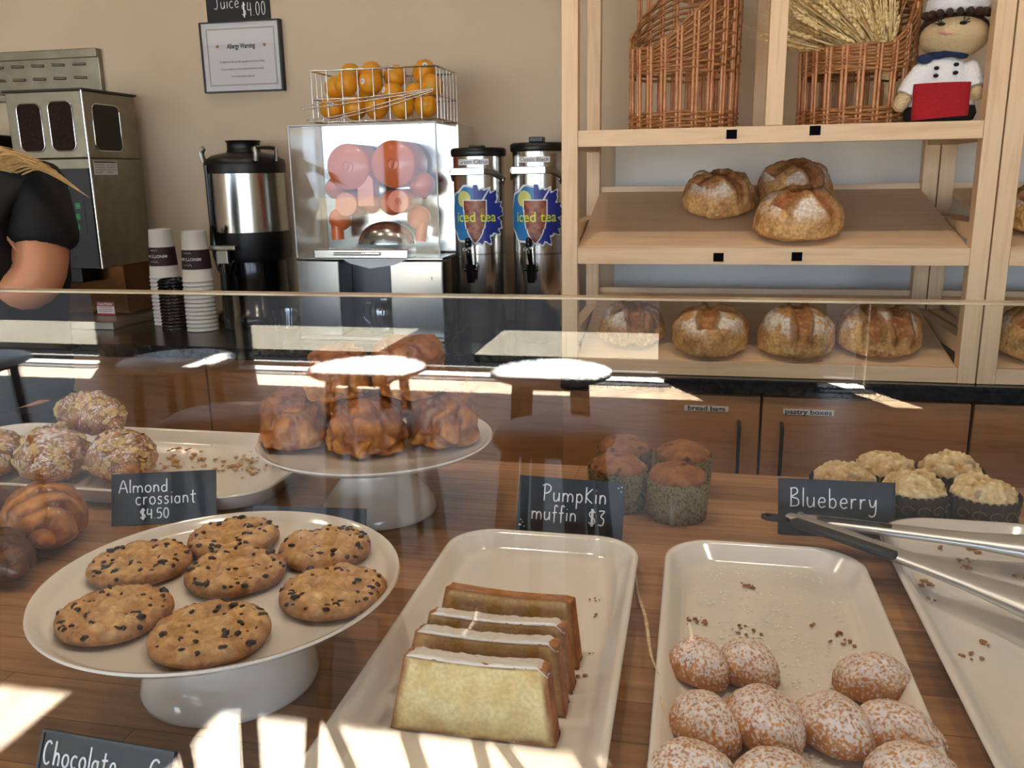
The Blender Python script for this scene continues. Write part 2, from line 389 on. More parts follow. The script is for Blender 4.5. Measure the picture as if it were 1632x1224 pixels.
for k, (a, b) in enumerate(bays):
    struct(MB().box((a+.001, YFW-.105, .0005), (b-.001, YFW+.05, .015)).build('trim_%d' % (3+2*k), mat('white_sill', '#e6e4de', rough=.5)))
    struct(MB().box((a-.05, YFW+.0505, .0005), (b+.05, YFW+.14, .006)).build('trim_%d' % (4+2*k), BLACKP))  # dark floor strip standing in for the window frame and its shadow
struct(MB().box((-60, -60, -.06), (40, -10.6, -.01)).build('street_surface', mat('pale_concrete', cols=['#77746c', '#86837a'], scale=3, rough=1, spec=0)))
# ground outside
struct(MB().box((-40, -60, -.3), (40, YFW-.16, -.06)).build('road_surface', mat('asphalt', cols=['#141518', '#1e1f22'], scale=30, rough=1, spec=0)))
pa, pb = at_z(638, 540, 0).x, at_z(785, 540, 0).x
struct(MB().box((-30, -7.30, -.06), (pa, -6.12, -.005)).box((pb, -7.30, -.06), (-.05, -6.12, -.005)).build('pavement', mat('concrete', cols=['#57544d', '#7b776d', '#69665d'], scale=26, rough=1, spec=0, detail=6)))
struct(MB().box((-30, -5.60, -.06), (12, -5.47, .0)).build('kerb', mat('white_kerb', '#d8d6d0', rough=.8)))

# warm downlights in the ceiling
WARM = mat('lamp_glow', '#ffffff', emit='#ffd9a6', es=30)
def downlight(x, y, label, e=26):
    t = thing('recessed_ceiling_light', label, 'ceiling light', (x, y, HC))
    MB().lathe([(.075, 0), (.095, 0), (.095, -.008), (.07, -.012), (.066, 0)], 32).build('trim_ring', mat('lamp_trim', '#d8d6d2', rough=.5), t)
    MB().lathe([(.065, -.002), (.065, -.006)], 32).build('lamp_disc', WARM, t)
    l = bpy.data.lights.new('downlight_lamp', 'SPOT'); l.energy = e; l.color = (1, .80, .60); l.spot_size = math.radians(115); l.spot_blend = .7; l.shadow_soft_size = .05
    o = bpy.data.objects.new('downlight_lamp', l); COL.objects.link(o); o.parent = t; o.location = (0, 0, -.04)
for i, (x, y, s, DL) in enumerate([(-1.7, .9, 'front counter, far left', 30), (-.55, .95, 'front counter above the cake platter', 34), (.6, .95, 'front counter, far right', 34),
                               (-2.2, 1.75, 'coffee machine end of the back counter', 15), (-1.0, 1.75, 'juice machine', 15), (.25, 1.4, 'bread shelves', 15)]):
    downlight(x, y, 'round recessed ceiling light over the '+s, DL)

# ------------------------------------------------------------------ back counters
def cab(name, label, x0, x1, yf, doors, z1=ZC-.035, lab=None, y1=YW-.005):
    t = thing(name, label, 'cabinet', ((x0+x1)/2, yf, 0)); xm = (x0+x1)/2
    mb = MB(); mb.box((x0-xm, .022, .1), (x1-xm, y1-yf, z1-.001)); mb.box((x0-xm+.002, .07, 0.001), (x1-xm-.002, y1-yf, .1)); mb.build('cabinet_body', mat('cabinet_inner', '#2b1a10', rough=.6), t)
    for (a, b, hx, tx) in doors:
        d = MB().box((a-xm+.003, 0, .105), (b-xm-.003, .02, z1-.006)).build('door', OAK, t, bevel=.0015)
        if hx is not None:
            hm = MB(); q = hx-xm
            hm.tube(catmull([(q, 0, z1-.065), (q, -.022, z1-.070), (q, -.026, z1-.085), (q, -.026, z1-.175), (q, -.022, z1-.190), (q, 0, z1-.195)], 4), .0045, 8); hm.build('handle', BLACKP, d)
        if tx:
            s, lx, lw = tx; q = lx-xm; zt = z1-.037
            l = MB().box((q-lw/2, -.0015, zt-.0065), (q+lw/2, -.0001, zt+.0065)).build('name_tape', WHITEP, d)
            text('tape_lettering', s, .0155, frame((q, -.0018, zt), (1, 0, 0), (0, 0, 1)), INK, l, xs=1.25, bold=.0003)
    return t
# left run: measured on the photo
YL = at_z(230, 549, ZC).y
def xl(px, py): return at_y(px, py, YL).x
seam = xl(329, 630); W = seam-xl(136, 620)
YRC = 1.945
lx = [seam-2*.46, seam-.46, seam, seam+.46]
xe = at_y(893, 610, YRC).x
cab('base_cabinet', 'wood-fronted base cabinet under the back counter, left of the dark door seam', seam-.92, seam, YL+.012, [(seam-.92, seam-.46, None, None), (seam-.46, seam, None, None)])
cab('base_cabinet', 'wood-fronted base cabinet under the juice machine, behind the pull-apart buns', seam+.001, xe-.004, YL+.012, [(seam, seam+(xe-seam)/2, None, None), (seam+(xe-seam)/2, xe-.004, None, None)])
cab('base_cabinet', 'wood-fronted base cabinet at the far left behind the person', seam-1.9, seam-.921, YL+.012, [(seam-1.9, seam-1.41, None, None), (seam-1.41, seam-.921, None, None)])
o = MB().box((-4.2, YL-.012, ZC-.035), (xe-.003, YW-.004, ZC)).build('back_worktop', BLACKTOP, bevel=.003); tag(o, 'long black laminate worktop carrying the juice machine and drink dispensers', 'countertop')
s1 = at_y(1212, 690, YRC).x; s2 = at_y(1548, 700, YRC).x
cab('base_cabinet', 'base cabinet with doors taped bread bags and pastry boxes', xe, s2, YRC+.012,
    [(xe, s1, at_y(1177, 690, YRC).x, ('bread bags', at_y(1126, 648, YRC).x, .098)), (s1, s2, at_y(1245, 690, YRC).x, ('pastry boxes', at_y(1290, 650, YRC).x, .108))])
cab('base_cabinet', 'base cabinet at the right edge with no tape label', s2+.001, s2+.95, YRC+.012, [(s2+.001, s2+.47, None, None), (s2+.47, s2+.95, None, None)])
o = MB().box((xe, YRC, ZC-.035), (s2+.95, YW-.004, ZC)).build('shelf_worktop', BLACKTOP, bevel=.003); tag(o, 'black laminate worktop carrying the maple bread shelves', 'countertop')

# ------------------------------------------------------------------ front counter with its glass
t = thing('display_counter', 'butcher block serving counter covered with pastries behind the glass', 'counter', (0, 0, 0))
MB().box((-3.2, YG-.03, ZF-.045), (3.0, 1.338, ZF)).build('butcher_block_top', BUTCHER, t, bevel=.003)
MB().box((-3.18, YG-.01, .1), (2.98, 1.30, ZF-.0455)).build('counter_body', mat('counter_paint', '#3b322b', rough=.6), t)
MB().box((-3.14, YG+.05, .001), (2.94, 1.25, .1)).build('toe_kick', BLACKP, t)
ztop = at_y(816, 471, YG).z
t = thing('glass_guard', 'clear upright glass guard along the customer side of the counter', 'glass guard', (0, YG, ZF))
o = MB().box((-3.1, -.004, .0005), (2.9, .004, ztop-ZF-.0012)).build('glass_pane', GLASS, t)
o = MB().box((-3.1, -.004, ztop-ZF-.0010), (2.9, .004, ztop-ZF)).build('polished_edge', EDGE, t); o['label'] = 'tan polished top edge'

# ------------------------------------------------------------------ customer side, seen mirrored in the glass
def cafe_table(x, y, label):
    t = thing('cafe_table', label, 'table', (x, y, 0), group='round white cafe tables')
    MB().lathe([(.0, .722), (.215, .722), (.228, .728), (.228, .736), (.222, .74), (0, .74)], 48).build('tabletop', mat('white_tabletop', '#e9e8e6', rough=.35), t)
    for k in range(4):
        a = PI/4+k*PI/2
        MB().tube([(.20*math.cos(a), .20*math.sin(a), 0), (.15*math.cos(a), .15*math.sin(a), .722)], [.016, .022], 10).build('leg', DARKW, t)
    MB().tube([(.15*math.cos(PI/4+k*PI/2), .15*math.sin(PI/4+k*PI/2), .70) for k in range(4)], .014, 8, closed=True).build('apron_rail', DARKW, t)
for x, y, s in [(-1.225, -2.3, 'second from the left'), (-.51, -2.33, 'rightmost'), (-2.06, -2.33, 'third from the right'), (-2.93, -2.2, 'leftmost')]:
    cafe_table(x, y, 'round white cafe table mirrored in the glass guard, '+s)
def stool(x, y, rz, label):
    t = thing('bar_stool', label, 'stool', (x, y, 0), rz, group='dark wooden bar stools')
    MB().lathe([(0, .78), (.145, .78), (.16, .79), (.16, .805), (.145, .815), (0, .81)], 36).build('seat', DARKW, t)
    for k in range(4):
        a = PI/4+k*PI/2
        MB().tube([(.20*math.cos(a), .20*math.sin(a), 0), (.12*math.cos(a), .12*math.sin(a), .78)], .019, 10).build('leg', DARKW, t)
for x, y, s in [(-1.27, -1.31, 'left'), (-.80, -1.30, 'middle'), (-.34, -1.32, 'right')]:
    stool(x, y, .3, 'backless dark wooden bar stool on the customer side, %s one of three' % s)
# ================================================================== things on the front counter
def rrect(a, b, r, z, n=10):
    r = max(min(r, a, b), .001); out = []
    for cx, cy, a0 in ((a-r, b-r, 0), (-(a-r), b-r, 90), (-(a-r), -(b-r), 180), (a-r, -(b-r), 270)):
        for i in range(n+1):
            t = math.radians(a0+90*i/n); out.append((cx+r*math.cos(t), cy+r*math.sin(t), z))
    return out
def platter(label, x0, x1, y0, y1, h=.026, r=.055, z=ZF, rotz=0, wall=.028):
    a, b = (x1-x0)/2, (y1-y0)/2
    prof = [(wall+.006, .0), (wall+.004, 0), (wall*.6, .005), (.004, h-.006), (0, h-.002), (.001, h), (.004, h+.0004), (.009, h-.002), (wall*.7, h*.42), (wall*.95, .0085), (wall+.010, .0070), (wall+.03, .0068)]
    o = MB().rings([rrect(a-i, b-i, r-i*.55, zz) for i, zz in prof]).build('serving_platter', CERAM)
    o.location = ((x0+x1)/2, (y0+y1)/2, z); o.rotation_euler = (0, 0, rotz); return tag(o, label, 'platter')
platter('white rectangular platter holding four iced loaf cake slices', -.283, -.052, .485, .998, h=.027)
platter('white rectangular platter dusted with powdered sugar under the shell cakes', -.022, .201, .485, 1.008, h=.027)
platter('white rectangular platter at the right edge with only crumbs, under the tongs', .232, .468, .52, 1.125, h=.027, r=.075)
platter('white rectangular platter holding the almond croissants', -1.24, -.583, 1.032, 1.334, h=.030, r=.075, wall=.022)
ZP = ZF+.0076

def cake_stand(label, c, s=1.0):
    t = thing('cake_stand', label, 'cake stand', (c[0], c[1], ZF))
    k = .95*s
    MB().lathe([(0, .004), (.068, .003), (.077, 0), (.081, .002), (.0815, .007), (.077, .020), (.064, .036), (.050, .054), (.043, .072), (.043, .084), (.05, .0905*k)], 64).build('pedestal_foot', CERAM, t)
    MB().lathe([(0, .090*k), (.05, .0905*k), (.10, .0925*k), (.143, .097*k), (.158, .103*k), (.1625, .1075*k), (.1615, .1095*k), (.158, .1085*k), (.152, .1025*k), (.147, .0998*k), (.06, .0995*k), (0, .0995*k)], 96).build('plate', CERAM, t)
    return t
CK = (-.4165, .668); MK = (-.426, 1.098)
cake_stand('white footed cake stand in front carrying the chocolate chip cookies', CK)
cake_stand('white footed cake stand behind carrying the glazed pull-apart buns', MK, 1.06)
ZPK = ZF+.0995*.95+.0005; ZPM = ZF+.0995*.95*1.06+.0005

# --- cookies
COOK = mat('cookie_dough', attr=True, rough=.7, bump=.9, bscale=170, vary=(130, .22))
CHIP = mat('dark_chocolate', '#2b170f', rough=.42)
def cookie(label, p, R, seed, tilt=(0, 0)):
    H = .0165; rnd = random.Random(seed)
    t = thing('chocolate_chip_cookie', label, 'cookie', (p.x, p.y, ZPK), group='chocolate chip cookies')
    t.rotation_euler = (tilt[0], tilt[1], seed*1.3)
    def f(d):
        r = math.hypot(d.x, d.y)+1e-6; ux, uy = d.x/r, d.y/r
        wob = 1+.045*nz((ux, uy, 0), 1.6, seed); rr = R*wob*r**.62
        z = (abs(d.z)**.62)
        x, y = ux*rr, uy*rr
        n = fbm((x, y, 0), 75, seed); n2 = fbm((x, y, 0), 190, seed+5)
        if d.z > 0: zz = .006+H*.62*z*(1+.42*n)+.0034*n2*z
        else: zz = .006*(1-z)
        c = mixc(lin('#cda069'), lin('#a87544'), sm(.75, 1.0, r**.62)+max(0, -n)*.7)
        c = mixc(c, lin('#e0bc88'), max(0, n)*.9*z); 
        if d.z < .05: c = mixc(c, lin('#8d5a30'), .5)
        return Vector((x, y, zz)), c
    colored('cookie_disc', COOK, f, 5, t)
    mb = MB()
    for i in range(rnd.randint(40, 50)):
        a = rnd.random()*2*PI; q = math.sqrt(rnd.random())*.93; d = Vector((q*math.cos(a), q*math.sin(a), math.sqrt(max(0, 1-q*q)))).normalized()
        d = Vector((d.x, d.y, max(d.z, .06))).normalized(); P, _ = f(d)
        s = rnd.uniform(.0018, .0044)
        mb.ball(P-Vector((0, 0, s*.25)), s, 1, (rnd.uniform(.9, 1.6), rnd.uniform(.7, 1.1), .55), Euler((rnd.uniform(-.4, .4), rnd.uniform(-.4, .4), rnd.random()*6)).to_matrix())
    o = mb.build('chocolate_chips', CHIP, t, weld=False); o['kind'] = 'stuff'
    return t
for i, (px, py, R, s) in enumerate([(223, 897, .0475, 'at the left, behind the front-left one'), (372, 857, .0455, 'at the back of the stand'), (517, 873, .0455, 'at the back right of the stand'),
        (376, 910, .0465, 'in the middle of the ring'), (531, 941, .0475, 'at the right edge of the stand'), (181, 977, .0475, 'at the front left of the stand'), (334, 1007, .0485, 'nearest the front rim of the stand')]):
    cookie('chocolate chip cookie '+s, at_z(px, py, ZPK+.008), R, i+3)

# --- glazed pull-apart buns
BUN = mat('glazed_bun', attr=True, rough=.42, coat=.22, spec=.35, bump=.25, bscale=140, vary=(90, .15), sss=.05)
def bun(label, p, z, seed, rb=.053, rt=.039, H=.078, tilt=0):
    def f(d):
        r = math.hypot(d.x, d.y)+1e-6; k = (abs(d.z)**.5)*(1 if d.z > 0 else -1); hz = (k+1)/2
        rad = (rb*(1-hz)+rt*hz)*r**.42
        P = Vector((d.x/r*rad, d.y/r*rad, hz*H))
        n0 = .35*nz(P, 45, seed)
        dist, _ = noise.voronoi(P*27+Vector((n0, n0, n0))+Vector((seed*5.1, seed*2.3, seed)))
        e = dist[1]-dist[0]; bul = sm(0, .45, e)
        n = fbm(P, 40, seed)
        P2 = P + Vector((d.x, d.y, d.z*.5))*(.0050*(bul-.5)+.005*n+.004*fbm(P, 18, seed+3)) + Vector((d.x, d.y, 0))*.006*sm(.25, 0, hz)*(nz((d.x, d.y, 0), 2.5, seed)+.4)
        P2.z = max(P2.z, 0)
        c = mixc(lin('#cb8038'), lin('#8a4519'), .5+.8*n); c = mixc(c, lin('#e3a458'), .6*sm(.1, .8, bul)*sm(.75, .1, hz)*(.5+n)); c = mixc(lin('#6e3818'), c, .45+.55*bul)
        c = mixc(c, lin('#6d3417'), .6*sm(.75, 1, hz))
        return P2, c
    o = colored('pull_apart_bun', BUN, f, 6); o.location = (p.x, p.y, z); o.rotation_euler = (tilt, 0, seed*.9)
    return tag(o, label, 'bun', 'glazed pull-apart buns')
bz = ZPM+.001
bun('glazed pull-apart bun at the front left of the cake stand', at_z(474, 707, bz), bz, 1)
bun('glazed pull-apart bun at the front centre of the cake stand', at_z(587, 716, bz), bz, 2, .054, .041, .079)
bun('glazed pull-apart bun at the front right of the cake stand', at_z(705, 702, bz), bz, 3, .056, .040, .078)
bun('glazed pull-apart bun at the far right, half hidden behind the front right one', at_z(716, 668, bz), bz, 4, .046, .036, .070)
bun('glazed pull-apart bun in the lower layer at the back left', at_z(512, 655, bz), bz, 5, .046, .036)
bun('glazed pull-apart bun in the lower layer at the back centre', at_z(628, 655, bz), bz, 8, .048, .038)
zt = bz+.074
bun('dark glazed pull-apart bun at the top left of the pile', at_z(546, 630, zt), zt, 6, .046, .037, .066, .1)
bun('pale golden pull-apart bun on the very top of the pile', at_z(656, 628, zt), zt, 7, .052, .042, .080)

# --- muffins
CUPK = mat('kraft_baking_cup', cols=['#57462c', '#7d6a46', '#9c8c68', '#4b3c26'], scale=200, detail=2, rough=.8)
CUPB = mat('brown_baking_cup', '#3a271b', rough=.75)
GOLD = mat('gold_scroll', '#8a7a45', rough=.6)
PUMP = mat('pumpkin_cake', attr=True, rough=.8, bump=.6, bscale=200, vary=(150, .15))
CRUM = mat('crumble_topping', attr=True, rough=.85, bump=.5, bscale=240, vary=(140, .12))
def cup_mesh(t, R, H, m, seed, teeth=26, amp=.0018, flare=1.06):
    n = teeth*6; rs = []
    for r, z, k in ((R*.93, 0, 0), (R*.97, .001, 0), (R, H*.3, 0), (R*(1+(flare-1)*.6), H*.75, 0), (R*flare, H, 1), (R*flare-.0008, H, 1), (R*.985, H*.6, 0), (R*.9, H*.55, 0)):
        rs.append([((r+.0006*math.cos(teeth*2*PI*i/n))*math.cos(2*PI*i/n), (r+.0006*math.cos(teeth*2*PI*i/n))*math.sin(2*PI*i/n), z+(amp*abs(math.sin(teeth*PI*i/n))-amp if k else 0)) for i in range(n)])
    return MB().rings(rs).build('baking_cup', m, t)
def pumpkin(label, x, y, seed, R=.0400, H=.057, dome=.020):
    t = thing('pumpkin_muffin', label, 'muffin', (x, y, ZF), seed*.7, 'pumpkin muffins in kraft cups')
    cup_mesh(t, R, H, CUPK, seed)
    o = MB().box((-.003, -R-.0009, .002), (.003, -R+.0006, H*.93)).build('paper_seam', mat('cup_seam', '#9c9880', rough=.8), t); o.rotation_euler = (0, 0, -seed*.7-.15)
    def f(d):
        r = math.hypot(d.x, d.y)+1e-6; P = Vector((d.x*R*.99, d.y*R*.99, H-.010+(d.z*dome+.008 if d.z > 0 else d.z*.004)))
        n = fbm(P, 60, seed); b = nz(P, 75, seed+9)
        P.z += .0025*n; c = mixc(lin('#7d4a28'), lin('#9c663a'), .5+n*.8); c = mixc(c, lin('#3a2018'), .85*sm(.42, .55, b)); c = mixc(c, lin('#c98f5c'), .6*sm(.45, .6, -b))
        return P, c
    colored('muffin_top', PUMP, f, 5, t)
pumpkin('pumpkin muffin in a speckled kraft cup, front one of the four', -.0115, 1.146, 1)
pumpkin('pumpkin muffin half hidden behind its price sign', -.096, 1.172, 2)
pumpkin('pumpkin muffin at the back left of the four', -.094, 1.262, 3)
pumpkin('pumpkin muffin at the back right, behind the front muffin', -.006, 1.245, 4)
def blueberry(label, px, py, seed, R=.0415, H=.050):
    zc = ZF+H; p = at_z(px, py, zc)
    t = thing('blueberry_muffin', label, 'muffin', (p.x, p.y, ZF), 0, 'blueberry crumble muffins in brown cups')
    cup_mesh(t, R, H, CUPB, seed, 30, .003, 1.08)
    mb = MB()
    for a in (-2.4, -1.95, -1.5, -1.05, -.6):
        for (u0, z0, s, hnd) in ((0, .03, .009, 1), (.012, .016, .007, -1)):
            pts = []
            for i in range(16):
                q = i/15; an = hnd*(q*5.2+.3); rr = s*(1-q*.72); pts.append((u0+rr*math.cos(an), z0+rr*math.sin(an)))
            mb.tube([((R*(1+.045*v/H)+.0012)*math.cos(a+u/R), (R*(1+.045*v/H)+.0012)*math.sin(a+u/R), v) for u, v in pts], .0005, 5)
    mb.build('gold_scrolls', GOLD, t)
    def f(d):
        P = Vector((d.x*R*.95, d.y*R*.95, H-.007+(d.z*.024+.003 if d.z > 0 else d.z*.004)))
        dist, _ = noise.voronoi(P*95+Vector((seed*3, seed, 0))); e = sm(0, .5, dist[1]-dist[0])
        n = fbm(P, 55, seed); P += Vector((d.x*.5, d.y*.5, d.z))*(.0028*(e-.4)+.006*n+.003*fbm(P, 150, seed))
        c = mixc(lin('#c9a56c'), lin('#e6d3a6'), e*.6+.2+n*.5); c = mixc(c, lin('#a5743f'), sm(.25, .6, -n)*.7)
        c = mixc(c, lin('#7b6a72'), .6*sm(.5, .6, nz(P, 50, seed+4)))
        return P, c
    colored('crumble_top', CRUM, f, 5, t)
for px, py, s in [(1568, 784, 'at the front right of the five'), (1457, 776, 'beside the right end of its sign'), (1514, 746, 'at the back right of the five'), (1410, 744, 'at the back left of the five'), (1345, 762, 'mostly hidden behind the sign')]:
    blueberry('blueberry muffin with pale crumble top, '+s, px, py, px % 17)

# --- shell cakes under sugar
MADE = mat('shell_cake', attr=True, rough=.75, bump=.3, bscale=320, vary=(200, .1))
def madeleine(label, px, py, ang, seed, a=.036, b=.0275, h=.030, lift=0):
    p = at_z(px, py, ZP+.012+lift)
    def f(d):
        k = 1-.16*d.x
        P = Vector((d.x*a, d.y*b*k, (d.z*h if d.z > 0 else d.z*.006)+.006))
        n = fbm(P, 60, seed); P += d*(.0018*n)
        if d.z < 0: P.z = max(P.z, .0)
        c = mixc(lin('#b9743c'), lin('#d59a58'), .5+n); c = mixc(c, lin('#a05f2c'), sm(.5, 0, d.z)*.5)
        s = fbm(P, 420, seed+3, 3); up = sm(-.1, .6, d.z+.25*d.y)
        c = mixc(c, lin('#ece6e4'), .9*sm(.0, .42, s*.9+.6*up-.26))
        return P, c
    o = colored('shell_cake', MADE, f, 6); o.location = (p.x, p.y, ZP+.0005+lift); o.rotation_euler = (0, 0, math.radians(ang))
    return tag(o, label, 'cake', 'sugar-dusted shell cakes')
for i, (px, py, ang, a, b, lf, s) in enumerate([(1117, 1060, -55, .034, .025, 0, 'at the back left corner of the pile'), (1193, 1064, -50, .033, .026, 0, 'second from the left in the back row'),
      (1392, 1084, 10, .035, .027, 0, 'alone at the back right of the pile'), (1127, 1156, -60, .037, .0265, 0, 'at the left end of the middle row'), (1221, 1150, -72, .042, .031, .005, 'biggest and whitest, in the middle row'),
      (1330, 1158, -60, .038, .030, 0, 'just right of the biggest one'), (1432, 1170, -30, .038, .0265, 0, 'at the right end of the middle row'), (1106, 1234, -20, .036, .027, 0, 'at the front left, cut by the lower edge'),
      (1236, 1246, 0, .034, .026, 0, 'at the front centre, barely in view'), (1455, 1238, 5, .036, .026, 0, 'at the front right, cut by the lower edge')]):
    madeleine('sugar-dusted shell cake '+s, px, py, ang, i+1, a, b, .030, lf)

# --- loaf cake slices
CAKE = mat('loaf_cake', attr=True, rough=.85, bump=.4, bscale=330, vary=(260, .1))
ICING = mat('sugar_icing', '#efece8', rough=.35, coat=.3)
def slice_(label, p0, p1, h, lean, th, top, seed, iced=True, tone=0):
    """p0,p1: bottom corners of the near cut face"""
    x = (p1-p0); W = x.length; x.normalize(); back = Vector((0, 0, 1)).cross(x)
    up = Vector((0, 0, 1))*math.cos(lean)+back*math.sin(lean); nrm = x.cross(up)   # towards the viewer
    if nrm.y > 0: nrm = -nrm
    t = thing('loaf_cake_slice', label, 'cake slice', p0, 0, 'iced loaf cake slices')
    def edge(u, v):  # outline position in the cut plane
        wv = W*(1-(1-top)*v); uu = (u-.5)*wv+W/2
        vv = v*h-.0025*math.sin(PI*u)*v**3-.002*sm(.93, 1, u)*v
        return x*uu+up*vv
    def col_face(u, v, q):
        e = min(u, 1-u, 1-v)*W; b = min(e, v*h+.002)
        n = nz((u*W, v*h, q), 60, seed)
        c = mixc(lin('#f2dea6') if not tone else lin('#d6b070'), lin('#e8ca8c') if not tone else lin('#c8995a'), .5+n); c = mixc(c, lin('#caa05a'), .5*sm(.2, .5, nz((u*W, v*h, 0), 28, seed+2)))
        return mixc(lin('#96582a'), c, sm(.001, .007, b+.003*n))
    N = 36; vs = []; cs = []; fs = []
    def add(p, c): vs.append(tuple(p)); cs.append((*c, 1)); return len(vs)-1
    for side in (0, 1):
        base = len(vs)
        for j in range(N+1):
            for i in range(N+1):
                u, v = i/N, j/N; p = edge(u, v)-nrm*(th*side)+nrm*.0008*nz((u*W, v*h, side), 250, seed)*(1-2*side)
                add(p, col_face(u, v, side))
        for j in range(N):
            for i in range(N):
                q = (base+j*(N+1)+i, base+j*(N+1)+i+1, base+(j+1)*(N+1)+i+1, base+(j+1)*(N+1)+i); fs.append(q if not side else q[::-1])
    per = [(i/N, 0) for i in range(N)]+[(1, j/N) for j in range(N)]+[(1-i/N, 1) for i in range(N)]+[(0, 1-j/N) for j in range(N)]
    K = 8; base = len(vs)
    for k in range(K+1):
        for (u, v) in per:
            p = edge(u, v)-nrm*(th*k/K); n = fbm((p.x, p.y, p.z), 90, seed)
            out = (edge(u, v)-edge(.5, .5)).normalized()*(.0014*n*(1 if 0 < k < K else 0))
            add(p+out, mixc(lin('#8a4a22'), lin('#b8763e'), .45+n*.7) if v < .999 else mixc(lin('#c08850'), lin('#a66a34'), .5+n))
    P = len(per)
    for k in range(K):
        for i in range(P):
            j = (i+1) % P; fs.append((base+k*P+i, base+(k+1)*P+i, base+(k+1)*P+j, base+k*P+j))
    vs = [(p[0], p[1], max(p[2], .0)) for p in vs]
    me = bpy.data.meshes.new('cake_crumb'); me.from_pydata(vs, [], fs); me.update()
    for p in me.polygons: p.use_smooth = True
    bm = bmesh.new(); bm.from_mesh(me); bmesh.ops.recalc_face_normals(bm, faces=bm.faces); bm.to_mesh(me); bm.free()
    setcol(me, cs); link('cake_crumb', me, CAKE, t)
    if iced:
        vs = []; fs = []; NU, NW = 60, 10
        for s_ in (0, 1):
            for i in range(NU+1):
                for k in range(NW+1):
                    u = .015+.97*i/NU; q = k/NW; p = edge(u, 1)-nrm*(th*(q*1.02-.01))
                    bump_ = .0016+.0016*fbm((u*W*1.0, q*th, seed), 120, seed); ed = sm(0, .12, min(u, 1-u)*1.3)*sm(0, .2, min(q, 1-q)+.08)
                    drip = -.006*sm(.94, 1, u)*(1+nz((q*2, seed, 0), 3))
                    p = p+up*((bump_*ed+.0006)*s_ - .0008 + drip) + x*(.0035*sm(.95, 1, u))
                    vs.append(tuple(p))
        w_ = NW+1; S = (NU+1)*w_
        for s_ in (0, 1):
            for i in range(NU):
                for k in range(NW):
                    fs.append((s_*S+i*w_+k, s_*S+(i+1)*w_+k, s_*S+(i+1)*w_+k+1, s_*S+i*w_+k+1))
        rim = [i*w_ for i in range(NU+1)]+[NU*w_+k for k in range(1, w_)]+[i*w_+NW for i in range(NU-1, -1, -1)]+[k for k in range(NW-1, 0, -1)]
        for i in range(len(rim)):
            a, b = rim[i], rim[(i+1) % len(rim)]; fs.append((a, b, S+b, S+a))
        me = bpy.data.meshes.new('icing'); me.from_pydata(vs, [], fs); me.update()
        bm = bmesh.new(); bm.from_mesh(me); bmesh.ops.recalc_face_normals(bm, faces=bm.faces); bm.to_mesh(me); bm.free()
        for p in me.polygons: p.use_smooth = True
        link('icing', me, ICING, t)
    return t
def slice_px(label, bl, br, tl, lean, th, top, seed, **k):
    z = ZP+.0008; p0, p1 = at_z(*bl, z), at_z(*br, z); x = (p1-p0).normalized(); back = Vector((0, 0, 1)).cross(x)
    up = Vector((0, 0, 1))*math.cos(lean)+back*math.sin(lean); W = (p1-p0).length
    best = min((abs(proj(p0+x*(W*(1-top)/2)+up*(h/1000))[1]-tl[1]), h/1000) for h in range(40, 140))
    print('slice', round(W, 3), best, proj(p0+x*(W*(1-top)/2)+up*best[1]))
    return slice_(label, p0, p1, best[1], lean, th, top, seed, **k)
L_ = math.radians(14)
slice_px('loaf cake slice nearest the front, its whole yellow cut face showing', (622, 1160), (886, 1192), (672, 1042), L_, .024, .86, 1)
slice_px('iced loaf cake slice second from the front', (640, 1112), (902, 1143), (686, 1004), L_, .024, .86, 2, tone=1)
slice_px('iced loaf cake slice third from the front', (663, 1078), (913, 1106), (708, 976), L_, .023, .86, 3, tone=1)
slice_px('loaf cake slice at the back with no icing on top', (690, 1036), (922, 1066), (746, 936), L_, .023, .86, 4, iced=False, tone=1)

